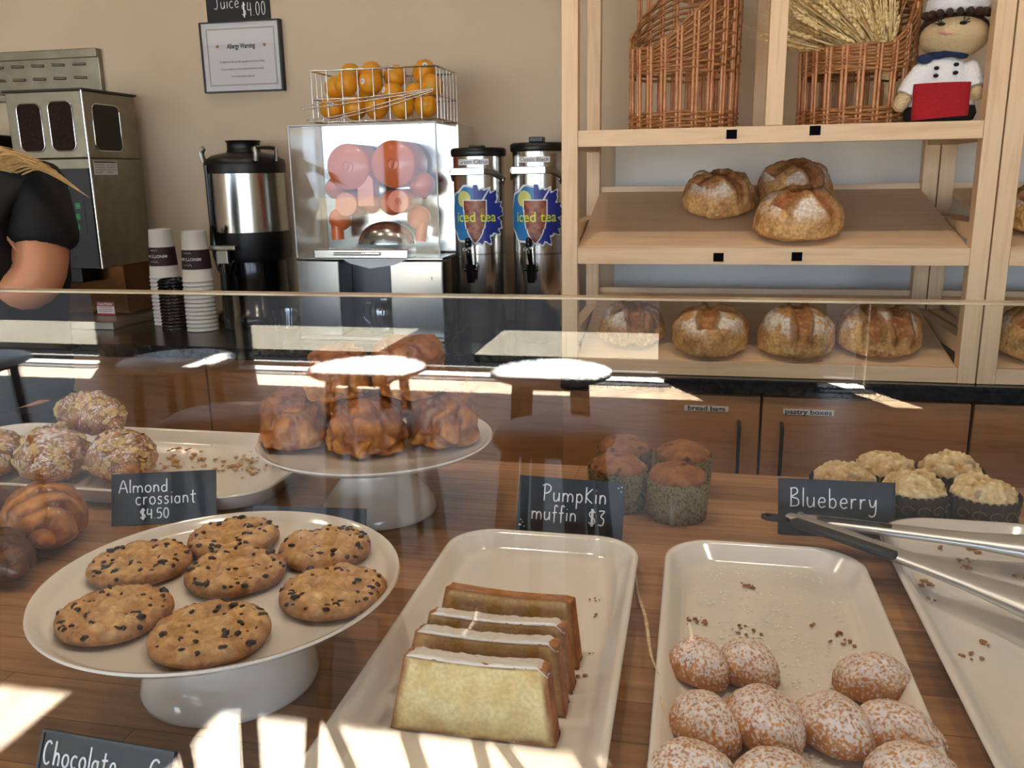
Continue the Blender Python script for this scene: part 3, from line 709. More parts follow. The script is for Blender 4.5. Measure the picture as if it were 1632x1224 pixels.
# --- croissants
CROI = mat('croissant_crust', attr=True, rough=.42, coat=.15, bump=.25, bscale=160, vary=(60, .14))
ALM = mat('almond_flake', cols=['#b98f58', '#d8bd86', '#94683a'], scale=120, rough=.6)
def croissant(label, p, z, L, R, bend, rotz, seed, pal, flakes=0, sugar=0, tilt=(0, 0), cat='croissant', grp=None, segs=7, name='croissant'):
    c0, c1, c2 = [lin(c) for c in pal]
    def centre(t):
        a = (t-.5)*bend; rad = L/bend
        return Vector((rad*math.sin(a), rad*(math.cos(a)-1)+L*bend/16, 0)), Vector((math.cos(a), -math.sin(a), 0))
    def f(u, v):
        t = v; c, tg = centre(t); e = abs(2*t-1)
        prof = (1-e**1.8)*.82+.18*(1-e**8)
        s = (e*segs/2) % 1.0 if e > .001 else 0
        r = R*prof*(1.04-.22*s)
        a = u*2*PI; side = Vector((-tg.y, tg.x, 0)); q = side*math.cos(a)+Vector((0, 0, 1))*math.sin(a)
        n = fbm(c+q*r, 45, seed)
        r *= 1+.10*n
        zz = math.sin(a)*r*(.95 if math.sin(a) > 0 else .62)
        P = c+side*(math.cos(a)*r)+Vector((0, 0, zz+R*.60))
        P.z = max(P.z, 0)
        k = sm(.0, .9, s)
        col = mixc(c1, c0, k*.9+n*.6); col = mixc(col, c2, sm(.25, .0, s)*.6*max(0, math.sin(a)+.3)+max(0, n)*.3)
        if sugar:
            sg = fbm(P, 70, seed+4); sg2 = fbm(P, 340, seed+6, 3)
            col = mixc(col, lin('#e6dfdd'), .88*sm(.0, .4, sg*.7+sg2*1.1+.36*math.sin(a)+.1*(sugar-1)-.34))
        return P, col
    t = thing(name, label, cat, (p.x, p.y, z), rotz, grp); t.rotation_euler = (tilt[0], tilt[1], rotz)
    grid_mesh('pastry_body', CROI, 96 if sugar else 64, 220 if sugar else 150, f, t, closed_u=True, caps=True)
    if flakes:
        rnd = random.Random(seed); mb = MB()
        for i in range(flakes):
            u = rnd.uniform(-.02, .52); v = rnd.uniform(.08, .92)
            P, _ = f(u % 1, v); Pu, _ = f((u+.01) % 1, v); Pv, _ = f(u % 1, v+.01)
            nrm = (Pu-P).cross(Pv-P)
            if nrm.length < 1e-9: continue
            nrm.normalize()
            if nrm.z < -.2: nrm = -nrm
            q = nrm.to_track_quat('Z', 'Y').to_matrix() @ Euler((rnd.uniform(-.5, .5), rnd.uniform(-.5, .5), rnd.random()*6)).to_matrix()
            mb.ball(P+nrm*.0012, rnd.uniform(.005, .0085), 2, (1, .62, .1), q)
        o = mb.build('almond_flakes', ALM, t, weld=False); o['kind'] = 'stuff'
    return t
PL = ('#6e3614', '#cb8641', '#52260f'); PA = ('#8a5228', '#bd8448', '#66391a'); PD = ('#4a2815', '#6b3d20', '#2e170c')
p = at_z(58, 842, ZF+.02)
croissant('plain golden croissant on the bare counter left of the cookie stand', p, ZF+.0005, .185, .050, 1.0, math.radians(-40), 3, PL, grp='plain croissants')
p = at_z(-14, 905, ZF+.015)
croissant('dark brown croissant at the left edge, in front of the golden one', p, ZF+.0005, .13, .038, .9, math.radians(-15), 5, PD, grp='plain croissants')
p = at_z(-52, 812, ZF+.02)
croissant('dark croissant behind the golden one, almost out of the picture', p, ZF+.0005, .13, .038, .9, math.radians(30), 6, PD, grp='plain croissants')
za = ZP+.001; g = 'almond croissants'
croissant('almond croissant at the right of the pile, behind the almond sign', at_z(188, 738, za+.025), za, .15, .050, .7, math.radians(-38), 11, PA, 95, 1.2, grp=g, name='almond_croissant')
croissant('heavily sugared almond croissant at the front left of the platter', at_z(78, 738, za+.025), za, .16, .053, .7, math.radians(-58), 12, PA, 95, 1.8, grp=g, name='almond_croissant')
croissant('almond croissant lying on top of the pile', at_z(140, 672, za+.065), za+.046, .15, .044, .6, math.radians(-12), 13, PA, 95, 1.1, grp=g, name='almond_croissant', tilt=(0, .1))
croissant('almond croissant at the left edge of the platter', at_z(-20, 733, za+.025), za, .16, .048, .7, math.radians(-75), 14, PA, 80, 1.4, grp=g, name='almond_croissant')

# --- crumbs and sugar
def crumbs(name, label, spots, m, seed, z, size=(.0012, .0035), flat=.5):
    rnd = random.Random(seed); mb = MB()
    for (px, py, sp, n) in spots:
        c = at_z(px, py, z)
        for i in range(n):
            x, y = c.x+rnd.gauss(0, sp), c.y+rnd.gauss(0, sp); s = rnd.uniform(*size)
            mb.ball((x, y, z+s*flat*.6), s, 1, (rnd.uniform(.7, 1.5), rnd.uniform(.6, 1.1), flat), Euler((0, 0, rnd.random()*6)).to_matrix())
    o = mb.build(name, m, weld=False); return tag(o, label, 'crumbs', kind='stuff')
CRB = mat('brown_crumb', cols=['#8a4f26', '#b9824c', '#6d3a1a'], scale=200, rough=.8)
CRL = mat('pastry_flake', cols=['#a8743f', '#d0a468', '#8d5a2e'], scale=150, rough=.7)
SUG = mat('powdered_sugar', '#fbf9f8', rough=.9)
crumbs('pastry_flakes', 'flaky crumbs scattered on the empty right half of the almond croissant platter', [(300, 720, .03, 22), (350, 745, .04, 34), (385, 735, .02, 16), (270, 742, .02, 20), (410, 742, .02, 14)], CRL, 2, ZP+.0014, (.0015, .006), .35)
crumbs('cake_crumbs', 'few dark crumbs beside the loaf cake slices', [(947, 956, .003, 4), (950, 980, .002, 2), (944, 1040, .004, 2), (935, 1075, .004, 3)], CRB, 3, ZP+.0006, (.0008, .0022))
crumbs('shell_cake_crumbs', 'brown crumbs on the sugared platter behind the shell cakes', [(1190, 934, .005, 14), (1115, 993, .006, 12), (1096, 988, .004, 6), (1188, 1010, .008, 12), (1350, 1018, .008, 12), (1295, 995, .003, 4)], CRB, 4, ZP+.0006, (.0008, .0028))
crumbs('platter_crumbs', 'brown crumbs on the nearly empty right-hand platter', [(1475, 932, .004, 7), (1483, 957, .003, 4), (1562, 1025, .003, 4), (1535, 895, .006, 8), (1508, 878, .005, 4), (1550, 878, .004, 4), (1545, 905, .004, 6), (1540, 1045, .005, 5), (1622, 920, .003, 3)], CRB, 5, ZP+.0006, (.001, .0038))
rnd = random.Random(8); mb = MB()
for i in range(1500):
    u, v = rnd.random(), rnd.random()
    x, y = -.022+.03+u*.165, .62+v*.385
    if fbm((x, y, 0), 22, 9) < -.02-(.25 if y > .86 else 0): continue
    s = rnd.uniform(.0006, .0019); mb.ball((x, y, ZP+.0001), s, 1, (1, rnd.uniform(.6, 1), .1))
tag(mb.build('sugar_dusting', SUG, weld=False), 'powdered sugar sprinkled over the platter around the shell cakes', 'sugar', kind='stuff')

# --- chalk signs
def sign(label, bl, br, h, tilt, writing, z=ZF, deco=None, edge=True):
    p0, p1 = (at_z(*bl, z+.001), at_z(*br, z+.001)) if len(bl) == 2 else (Vector(bl), Vector(br))
    x = (p1-p0); W = x.length; x.normalize(); back = Vector((0, 0, 1)).cross(x)
    if back.y < 0: back = -back
    up = Vector((0, 0, 1))*math.cos(tilt)+back*math.sin(tilt); n = x.cross(up)
    if n.y > 0: n = -n
    t = thing('chalk_sign', label, 'sign', p0, 0)
    F = frame((0, 0, 0), x, up, n)
    MB().box((0, 0, -.004), (W, h, 0), F).build('sign_board', CHALKB, t, bevel=.0008)
    mb = MB()
    for a, b, c, d in ((.0, .0, W, .0022), (0, h-.0022, W, h), (0, .0022, .0022, h-.0022), (W-.0022, .0022, W, h-.0022)): mb.box((a, b, .0001), (c, d, .0012), F)
    mb.build('raised_border', mat('sign_border', '#191c22', rough=.3), t)
    q = back*(h*math.sin(tilt)+.012)
    mb = MB(); mb.tube([x*(W*.5)+up*(h*.55)-n*.0048, x*(W*.5)+back*(h*.55*math.sin(tilt)+.02)+Vector((0, 0, .0015))], .0016, 6); mb.build('prop_foot', BLACKP, t)
    if writing:
        mb = MB()
        for (s, u, v, hh, kw) in writing: chalk(mb, s, u*W, v*h, hh*h, F, **kw)
        if deco:
            for (u, v, r) in deco: mb.ball(F @ Vector((u*W, v*h, .0005)), r, 2, (1, .6, .3), F.to_3x3())
        mb.build('chalk_writing', CHALKW, t, weld=False)
    return t, W
T20 = math.radians(20)
def sgn(label, bl, br, tl, tilt, writing, deco=None, z=ZF):
    p0, p1 = at_z(*bl, z+.001), at_z(*br, z+.001); x = (p1-p0).normalized(); back = Vector((0, 0, 1)).cross(x)
    up = Vector((0, 0, 1))*math.cos(tilt)+back*math.sin(tilt)
    h = min((abs(proj(p0+up*(k/1000))[1]-tl[1]), k/1000) for k in range(15, 120))[1]
    print('sign', label[:20], (p1-p0).length, h, proj(p0+up*h))
    return sign(label, bl, br, h, tilt, writing, z, deco)
sgn('small black chalk sign reading Almond crossiant and its price', (178, 838), (345, 829), (188, 756), T20,
    [('Almond', .07, .62, .25, {'wid': 1.08}), ('crossiant', .23, .38, .27, {'wid': .95}), ('$4.50', .27, .10, .20, {'wid': 1.1})])
sgn('black chalk sign reading Pumpkin muffin in front of the pumpkin muffins', (822, 846), (991, 862), (831, 757), T20,
    [('PumpKin', .24, .58, .28, {'rise': .02, 'wid': 1.0}), ('muffin', .14, .24, .26, {'rise': .02, 'wid': 1.0}), ('$3', .68, .22, .27, {})],
    [(.035, .12, .0022), (.06, .17, .0012), (.075, .10, .0012), (.04, .21, .0012), (.94, .90, .0012), (.965, .84, .0012), (.97, .92, .0012)])
sgn('black chalk sign reading Blueberry behind the tongs', (1240, 850), (1427, 860), (1240, 761), T20, [('Blueberry', .10, .50, .33, {'wid': 1.0})])
sgn('black chalk sign lettered Chocolate, cut off by the lower edge of the picture', (50, 1268), (262, 1310), (84, 1161), math.radians(25),
    [('Chocolate', -.02+.06, .50, .34, {'wid': .78}), ('C', .84, .50, .34, {})])
p0 = at_z(398, 852, ZF+.001); p1 = at_z(583, 858, ZF+.001)
sgn('black chalk sign mostly hidden behind the cookie stand', (400, 868), (581, 874), (408, 806), T20, [], [])
o = sc.objects['chalk_sign.004']
mb = MB(); F = frame((0, 0, 0), (p1-p0), Vector((0, math.sin(T20), math.cos(T20))))
# --- straw
o = MB().tube(catmull([at_z(1013, 905, ZF+.008), at_z(1018, 950, ZF+.010), at_z(1028, 985, ZF+.020), at_z(1036, 1045, ZF+.026), at_z(1046, 1075, ZF+.029)], 6), [.0006]+[.0016]*24+[.0008][:0], 6) if False else None
mb = MB(); P = catmull([at_z(1012, 900, ZF+.002), at_z(1017, 945, ZF+.004), at_z(1029, 985, ZF+.012), at_z(1037, 1040, ZF+.022), at_z(1050, 1075, ZF+.0305)], 6)
n = len(P); mb.tube(P, [.0004+.0016*math.sin(PI*min(1, i/(n-1)*1.0))*(.6+.5*abs(math.sin(i*1.3))) for i in range(n)], 6, flat=.5)
P = catmull([at_z(1053, 1108, ZF+.0305), at_z(1060, 1150, ZF+.020), at_z(1068, 1185, ZF+.014), at_z(1076, 1222, ZF+.010)], 6); n = len(P)
mb.tube(P, [.0004+.0020*math.sin(PI*i/(n-1)) for i in range(n)], 6, flat=.4)
tag(mb.build('wheat_straw', mat('dry_straw', cols=['#e6d6ae', '#c8b17c', '#f0e6cc'], scale=90, rough=.4)), 'dry straw lying along the left rim of the sugared platter', 'straw')

# --- tongs
t = thing('serving_tongs', 'steel serving tongs with black grips lying across the right-hand platter', 'tongs', (0, 0, 0))
ST = mat('tongs_steel', '#d3d6db', rough=.36, metal=1)
za = ZF+.038
H = at_z(1256, 824, za+.002); Ue = at_z(1668, 876, za); Le = at_z(1668, 972, za)
def arm(A, B, side, splay):
    pts = [A+(B-A)*k for k in (0, .06, .2, .4, .6, .75, .88, 1.0)]
    r = [.007, .0115, .014, .0145, .0155, .018, .024, .030]; mb = MB()
    mb.tube(pts, r, 16, flat=.42, up=(0, 0, 1)); return mb
d = (Ue-H).normalized(); arm(H, Ue, 1, 0).build('upper_arm', ST, t)
d2 = (Le-H).normalized(); arm(H+Vector((0, -.004, .004)), Le, -1, 0).build('lower_arm', ST, t)
GR = mat('rubber_grip', '#16191d', rough=.5)
A, B = at_z(1262, 832, za+.006), at_z(1432, 888, za+.005); A.z = za+.0075; B.z = za+.0050
MB().tube([A, A+(B-A)*.03, A+(B-A)*.97, B], [.006, .0105, .0105, .006], 14, flat=.45, up=(0, 0, 1)).build('grip', GR, t)
A, B = at_z(1300, 828, za+.004), at_z(1424, 842, za+.004)
MB().tube([A, A+(B-A)*.04, A+(B-A)*.96, B], [.005, .0085, .0085, .005], 14, flat=.5, up=(0, 0, 1)).build('grip', GR, t)
hx = (Ue-H).normalized(); c = at_z(1228, 824, za+.002); mb = MB()
ring = []
F = frame(c, hx, Vector((0, 0, 1)).cross(hx)); n = 28
outer = [(.0115*math.cos(a), .0085*math.sin(a)) if math.cos(a) < 0 else (.026*math.cos(a)**.4, .0085*math.sin(a)) for a in [2*PI*i/n for i in range(n)]]
inner = [(.0042*math.cos(2*PI*i/n)-.002, .0042*math.sin(2*PI*i/n)) for i in range(n)]
rs = [[F @ Vector((x, y, z)) for x, y in pl] for pl, z in ((inner, -.002), (outer, -.002), (outer, .002), (inner, .002), (inner, -.002))]
mb.rings(rs, False, False).build('hanging_tab', BLACKP, t)
mb = MB(); mb.cyl(H+(Ue-H)*.05+Vector((0, -.002, -.006)), H+(Ue-H)*.05+Vector((0, -.002, .0085)), .0035, 14); mb.build('hinge_pin', CHROME, t)
# ================================================================== bread shelves on the right worktop
YS, YSB = 1.97, 2.43
UX0, UX1 = -.295, .597
PW = .036
def side(o): return o
def plane_pt(px, py, z0, sl, y0=YS):   # ray against a shelf board rising towards the wall
    d = ray(px, py); k = (z0 + sl*(CAM.y-y0) - CAM.z)/(d.z - sl*d.y); return CAM + d*k
MIDZ, MIDS = 1.285, .244
LOWZ, LOWS = 1.030, .200
def shelf_unit(x0, label):
    W = UX1-UX0
    t = thing('bread_shelf', label, 'shelf', (x0, YS, ZC), group='maple bread shelves')
    H = 1.45
    for nm, (x, y) in (('upright_post', (0, 0)), ('upright_post', (W-PW, 0)), ('upright_post', (.0, YSB-YS)), ('upright_post', (W-PW, YSB-YS))):
        MB().box((x, y, .0005), (x+PW, y+PW, H)).build(nm, MAPLEV, t, bevel=.0015)
    D = YSB-YS+PW
    # top shelf (flat)
    z1, z0 = 1.543-ZC, 1.508-ZC
    MB().box((PW+.0004, .001, z0), (W-PW-.0004, .021, z1)).build('shelf_lip', MAPLE, t, bevel=.001)
    MB().box((PW+.0004, .0215, z1-.02), (W-PW-.0004, D, z1-.001)).build('shelf_board', MAPLES, t)
    for zf, sl in ((MIDZ, MIDS), (LOWZ, LOWS)):
        zf -= ZC
        MB().box((PW+.0004, .001, max(zf-.033, .001)), (W-PW-.0004, .021, zf+.004)).build('shelf_lip', MAPLE, t, bevel=.001)
        y0, y1 = .0215, D-.02; za, zb = zf+sl*y0, zf+sl*y1
        mb = MB(); v = [(PW+.0004, y0, za-.014), (W-PW-.0004, y0, za-.014), (W-PW-.0004, y1, zb-.014), (PW+.0004, y1, zb-.014)]
        mb.rings([v, [(a, b, c+.014) for a, b, c in v]]).build('shelf_board', MAPLES, t, flat=True)
        MB().box((PW+.0004, y1+.001, zb-.02), (W-PW-.0004, y1+.018, zb+.014)).build('rear_rail', MAPLES, t)
    for x in (.004, W-PW+.004):
        for zz in (z0, MIDZ-ZC+.02, .06): MB().box((x, PW+.0004, zz), (x+PW-.008, YSB-YS-.0004, zz+.034)).build('side_rail', MAPLEV, t)
    cx = at_y(1238, 110, YS).x-UX0
    MB().box((cx-PW/2, 0.002, z1+.0005), (cx+PW/2, PW, H)).build('centre_post', MAPLEV, t, bevel=.0015)
    MB().box((cx-PW/2, YSB-YS, z1+.0005), (cx+PW/2, YSB-YS+PW, H)).build('centre_post', MAPLEV, t, bevel=.0015)
    return t
su = shelf_unit(UX0, 'maple bread shelf unit with two baskets on its top board')
su2 = dup(su, loc=(UX0+UX1-UX0+.003, YS, ZC), label='maple bread shelf unit cut off by the right edge of the picture')
for px, py, s in [(1166, 214, 'left one on the top shelf lip'), (1299, 208, 'right one on the top shelf lip'), (1145, 410, 'left one on the middle shelf lip'), (1270, 409, 'right one on the middle shelf lip')]:
    p = at_y(px, py, YS+.001); o = MB().box((-.011, -.0012, -.0095), (.011, -.0001, .0095)).build('shelf_tag', mat('tag_black', '#08080a', rough=.9, spec=.1)); o.location = p
    tag(o, 'small square black tag, '+s, 'tag', 'square black shelf tags')

# --- loaves
CRUST = mat('bread_crust', attr=True, rough=.7, bump=.55, bscale=130, vary=(150, .22))
def boule(label, p, slope, R, H, ang, seed, style=0, burnt=0.0):
    def f(d):
        r = math.hypot(d.x, d.y)+1e-6
        k = r**.72; zz = d.z
        P = Vector((d.x/r*R*k, d.y/r*R*k*.96, (abs(zz)**.78)*H*.80*(1 if zz > 0 else 0)+H*.2*(1+zz if zz < 0 else 1)))
        n = fbm(P, 14, seed); n2 = fbm(P, 60, seed+2)
        P += d*(.006*n+.0018*n2)
        a, b = P.x/R, P.y/R
        ca, sa = math.cos(ang), math.sin(ang); u, v = a*ca+b*sa, -a*sa+b*ca
        wv = .10*nz((a, b, 0), 3, seed)
        if style == 0: cut = min(abs(u+wv), abs(v+wv)+(.0 if abs(u) < .8 else 1))
        elif style == 1: cut = abs(u+wv)
        else: cut = min(abs(u-.32+wv), abs(u+.32-wv)+.05, abs(v+wv)+.12)
        top = sm(.30, .62, P.z/H)
        op = sm(.21, .12, cut)*top; ear = sm(.10, .02, abs(cut-.22))*top
        P += d*(.007*ear*(.6+.8*abs(n)) - .006*op*(1-.6*abs(n2)))
        c = mixc(lin('#d8a969'), lin('#b58048'), .5+.9*n+burnt); c = mixc(c, lin('#e6be82'), .6*sm(.1, .45, n2)*sm(.7, .2, P.z/H))
        c = mixc(c, lin('#5b2f17'), (.35+burnt)*sm(.15, .5, fbm(P, 30, seed+7)))
        fl = sm(-.14, .10, fbm(P, 20, seed+5)+.25*fbm(P, 120, seed+6))*sm(.22, .34, cut)*sm(.42, .70, P.z/H)*sm(1.05, .75, math.hypot(a, b))
        c = mixc(c, lin('#e0d5c6'), .9*fl)
        c = mixc(c, mixc(lin('#84492a'), lin('#b07640'), .5+n2), .85*op); c = mixc(c, lin('#5e3520'), .5*ear)
        P.z = max(P.z, 0)
        return P, c
    o = colored('bread_loaf', CRUST, f, 6); o.location = p; o.rotation_euler = (math.atan(slope), 0, 0)
    return tag(o, label, 'bread', 'round country loaves')
def loaf(label, px, py, z, s, R, H, ang, seed, style, burnt=0.):
    p = plane_pt(px, py, z+.001, s); p.y += R*.92; p.z += R*.92*s; boule(label, p, s, R, H, ang, seed, style, burnt)
loaf('round floury loaf alone on the left of the middle shelf', 1146, 354, MIDZ, MIDS, .088, .098, .7, 1, 0)
loaf('round floury loaf at the back right of the middle shelf, behind another', 1270, 338, MIDZ, MIDS, .090, .10, .5, 2, 0)
loaf('round floury loaf in front of another one on the middle shelf', 1277, 394, MIDZ, MIDS, .095, .10, .9, 3, 0)
loaf('dark round loaf at the left end of the bottom shelf', 1003, 560, LOWZ, LOWS, .078, .095, .2, 4, 1, .3)
loaf('round golden loaf second from the left on the bottom shelf', 1130, 578, LOWZ, LOWS, .085, .10, 1.5, 5, 0)
loaf('round loaf with a dark central split, second from the right on the bottom shelf', 1272, 581, LOWZ, LOWS, .085, .105, .05, 6, 1)
loaf('round loaf with a floury crown at the right end of the bottom shelf', 1407, 578, LOWZ, LOWS, .092, .098, .1, 7, 2, .2)
loaf('round loaf on the middle board of the right-hand shelf unit, cut by the picture edge', 1685, 386, MIDZ, MIDS, .085, .10, .4, 8, 0, .15)
loaf('round loaf on the bottom board of the right-hand shelf unit, cut by the picture edge', 1668, 588, LOWZ, LOWS, .085, .105, .6, 9, 0, .1)

# --- wicker baskets
WICK = mat('brown_wicker', cols=['#7a4a2a', '#a5703f', '#8d5a33', '#b98550'], scale=40, stretch=(1, 1, 3), rough=.4)
WICL = mat('pale_wicker_stake', cols=['#a9663a', '#c48a5c', '#b67a4c'], scale=30, rough=.4)
def basket(label, px, Y, R, seed, lo=.2, hi=2.2):
    p = at_y(px, 190, Y); t = thing('wicker_basket', label, 'basket', (p.x, Y, 1.5435)); rnd = random.Random(seed)
    n = 22; zb, hl = at_y(px, 112, Y-R).z-1.5435, at_y(px, 71, Y-R).z-1.5435; HI = .16
    def top(ph):  # rim height round the basket: low at the front left, climbing to the right and back
        q = abs((ph+2.45+PI) % (2*PI)-PI); return hl+HI*sm(lo, hi, q)
    def ring(mb, zf, k, r=.0030, R_=R, a0=0, a1=2*PI):
        m = 132; pts = []
        full = abs(a1-a0-2*PI) < 1e-6
        for i in range(m if full else m+1):
            a = a0+(a1-a0)*i/m; rr = R_+.0042*math.cos(n/2*a+k*PI)
            pts.append((rr*math.cos(a), rr*math.sin(a), zf(a)+.0012*math.sin(7*a+k*2.1)))
        mb.tube(pts, r, 6, closed=full)
    mb = MB()
    for k in range(7): ring(mb, lambda a, k=k: .004+.0056*k, k)
    mb.build('base_band', WICK, t, weld=False)
    mb = MB()
    for k in range(16): ring(mb, lambda a, k=k: zb+(top(a)-zb)*(k/15)**1.0, k, .0034)
    mb.build('slanted_band', WICK, t, weld=False)
    mb = MB()
    for k in range(6): ring(mb, lambda a, k=k: hl+HI-.03-.05*math.cos(a)+.006*k, k, .0030, R*1.02, .15, PI-.02 if lo < 1 else 1.5)
    mb.build('rear_band', WICK, t, weld=False)
    mb = MB()
    for i in range(n):
        a = 2*PI*i/n+.07; hh = top(a) if math.sin(a) < .3 or lo > 1 else .46
        for o_ in (-.0042, .0042):
            aa = a+o_/R; mb.tube([(R*math.cos(aa), R*math.sin(aa), .002), ((R+.004)*math.cos(aa), (R+.004)*math.sin(aa), hh)], .0036, 6)
    mb.build('stakes', WICL, t, weld=False)
    MB().lathe([(0, .004), (R*.97, .004), (R*.97, .008), (0, .008)], 40).build('basket_floor', WICK, t)
basket('tall wicker basket with a slanted rim, empty, left of the centre post', 1088, 2.17, .121, 1, .1, 2.3)
basket('tall wicker basket holding a sheaf of wheat beside the crochet chef', 1359, 2.20, .120, 2, 1.2, 2.6)

# --- wheat sheaf in the right basket
STRAW = mat('wheat_straw_gold', cols=['#d8b878', '#f0d9a4', '#c9a462'], scale=60, rough=.55)
rnd = random.Random(21)
b0 = at_y(1432, 190, 2.16); b0.z = 1.556; tie = at_y(1418, 128, 2.15)
t = thing('wheat_sheaf', 'sheaf of dried wheat standing in the right-hand basket', 'dried wheat', b0)
ms, me_ = MB(), MB()
for i in range(150):
    a = rnd.random()*2*PI; q = math.sqrt(rnd.random())
    foot = Vector((q*.022*math.cos(a), q*.022*math.sin(a), 0)); mid = (tie-b0)+Vector((q*.011*math.cos(a), q*.011*math.sin(a), rnd.uniform(-.004, .004)))
    px = rnd.uniform(1262, 1428)-(20 if i % 9 == 0 else 0); py = rnd.uniform(-70, 70) if px > 1330 else rnd.uniform(-20, 85)
    e = at_y(px, py, 2.14+rnd.uniform(-.06, .08))-b0
    m2 = mid+(e-mid)*.5+Vector((0, 0, .012))
    P = catmull([foot, mid, m2, e], 5)
    cut = len(P)
    ms.tube(P, .0018, 5)
    d = (P[-1]-P[-3]).normalized(); L = rnd.uniform(.05, .075)
    for k in range(9):
        c = P[-1]+d*(L*k/9)+d.orthogonal()*(.002*(1 if k % 2 else -1))
        me_.ball(c, .0072*(1-.05*k), 1, (.7, .7, 1.5), d.to_track_quat('Z', 'Y').to_matrix())
    for k in range(3):
        w_ = (d+Vector((rnd.uniform(-.2, .2), rnd.uniform(-.2, .2), rnd.uniform(-.1, .2)))).normalized(); me_.tube([P[-1]+d*L*.6, P[-1]+d*L*.6+w_*.06], .0004, 3)
o = ms.build('stalks', STRAW, t, weld=False); o['kind'] = 'stuff'
o = me_.build('wheat_ears', STRAW, t, weld=False); o['kind'] = 'stuff'
c = tie-b0; MB().tube([(c.x+.015*math.cos(2*PI*i/24), c.y+.015*math.sin(2*PI*i/24), c.z+.003*math.sin(2*PI*i/24)) for i in range(24)], .0022, 6, closed=True).build('tie', mat('tie_cord', '#2a2418', rough=.7), t)

# --- crochet chef doll
def yarn(name, col): return mat(name, cols=[col, col], rough=.85, bump=.9, bscale=190, bstretch=(1, 1, 1.6))
YWH, YSK, YRD, YBK, YBR, YNV = yarn('yarn_white', '#e9e9ee'), yarn('yarn_skin', '#cdb58c'), yarn('yarn_red', '#a30f1c'), yarn('yarn_black', '#101014'), yarn('yarn_brown', '#3a2419'), yarn('yarn_navy', '#1d2f52')
S = .001342; YD = 2.068
p = at_y(1500, 190, YD)
t = thing('crochet_doll', 'crocheted chef doll in white hat and red apron standing on the top shelf', 'doll', (p.x, YD, 1.5437), -.12)
def E(px, py, rx, rz, ry, m, name, y=0, sub=4, rot=0, e=1.0):
    mb = MB(); mb.ball((0, 0, 0), 1, sub, (rx*S, ry*S, rz*S), Matrix.Rotation(rot, 3, 'Y')); o = mb.build(name, m, t); o.location = ((px-1500)*S, y*S, (190-py)*S); return o
def lathe_part(name, m, px, prof, sy=.8, y=0, n=40):
    o = MB().lathe([(r*S, (190-py)*S) for py, r in prof], n, sy=sy).build(name, m, t); o.location = ((px-1500)*S, y*S, 0); return o
lathe_part('trousers', YBK, 1496, [(190, 0), (190, 36), (186, 49), (176, 53), (165, 50), (160, 30), (160, 0)])
lathe_part('jacket', YWH, 1496, [(168, 0), (168, 50), (160, 49), (140, 42), (120, 38), (104, 33), (94, 22), (90, 12), (89, 0)])
E(1507, 62, 49, 33, 42, YSK, 'head')
def hairf():
    mb = MB(); mb.lathe([(1, 0)], 3)
lathe_part('hair', YBR, 1507, [(78, 30), (72, 42), (60, 49), (48, 49), (42, 48), (34, 43), (28, 34), (24, 0)], .80, 9)
o = MB(); o.ball((0, 0, 0), 1, 4, (45*S, 20*S, 25*S)); 
# fringe scallops across the brow
mb = MB()
for k in range(9):
    a = math.radians(-90+(k-4)*17); mb.ball((47*S*math.cos(a), 41*S*math.sin(a), 0), 8.5*S, 3, (1, .6, .75), Matrix.Rotation(a, 3, 'Z'))
f = mb.build('fringe', YBR, t, weld=False); f.location = ((1507-1500)*S, 0, (190-32)*S)
lathe_part('hat_band', YWH, 1509, [(30, 38), (25, 46), (16, 45), (8, 44), (6, 20), (6, 0)], .88, 2)
mb = MB(); mb.ball((0, 0, 0), 1, 4, (50*S, 46*S, 24*S), Matrix.Rotation(.38, 3, 'Y')); o = mb.build('hat_crown', YWH, t); o.location = ((1514-1500)*S, 4*S, (190-8)*S)
mb = MB(); mb.ball((0, 0, 0), 1, 4, (16*S, 20*S, 24*S)); o = mb.build('hat_fold', YWH, t); o.location = ((1544-1500)*S, 8*S, (190-28)*S)
mb = MB(); mb.tube([(24*S*math.cos(2*PI*i/24), 20*S*math.sin(2*PI*i/24), 1.5*S*math.sin(3*2*PI*i/24)) for i in range(24)], 7*S, 8, closed=True); o = mb.build('neckerchief', YNV, t); o.location = ((1500-1500)*S, -1*S, (190-88)*S)
mb = MB(); mb.ball((-33*S, -17*S, -6*S), 1, 3, (12*S, 4*S, 7*S)); mb.ball((-4*S, -23*S, 2*S), 1, 3, (9*S, 5*S, 6*S)); o = mb.build('neckerchief_tails', YNV, t); o.location = (0, 0, (190-88)*S)
def armp(x0, y0, x1, y1):
    a = Vector(((x0-1500)*S, -6*S, (190-y0)*S)); b = Vector(((x1-1500)*S, -16*S, (190-y1)*S)); d = b-a
    MB().tube([a, a+d*.1, a+d*.45, a+d*.72, a+d*.74], [9*S, 13*S, 16*S, 15*S, 4*S], 16).build('sleeve', YWH, t)
    MB().tube([a+d*.72, a+d*.78, a+d*.95, a+d*1.08, a+d*1.12], [9*S, 12*S, 12*S, 9*S, 3*S], 16).build('hand', YSK, t)
armp(1468, 103, 1436, 163); armp(1530, 102, 1545, 152)
mb = MB()
N = 14
def ap(u, v):
    x = -40+80*u+(v-.5)*0; zz = 132+49*v+6*(1-u)*v; a = math.asin(max(-.95, min(.95, x/56))); return Vector((x*S, (-46*math.cos(a)*.86-4-3*v)*S, (190-zz)*S))
vs = [[ap(i/N, j/N) for i in range(N+1)] for j in range(N+1)]
for off in (0, 1):
    pass
rows = []
for j in range(N+1):
    rows.append([tuple(q) for q in vs[j]]+[tuple(q+Vector((0, .004, 0))) for q in vs[j][::-1]])
mb.rings(rows); o = mb.build('apron', YRD, t); o.location = ((1493-1500)*S, 0, 0)
mb = MB()
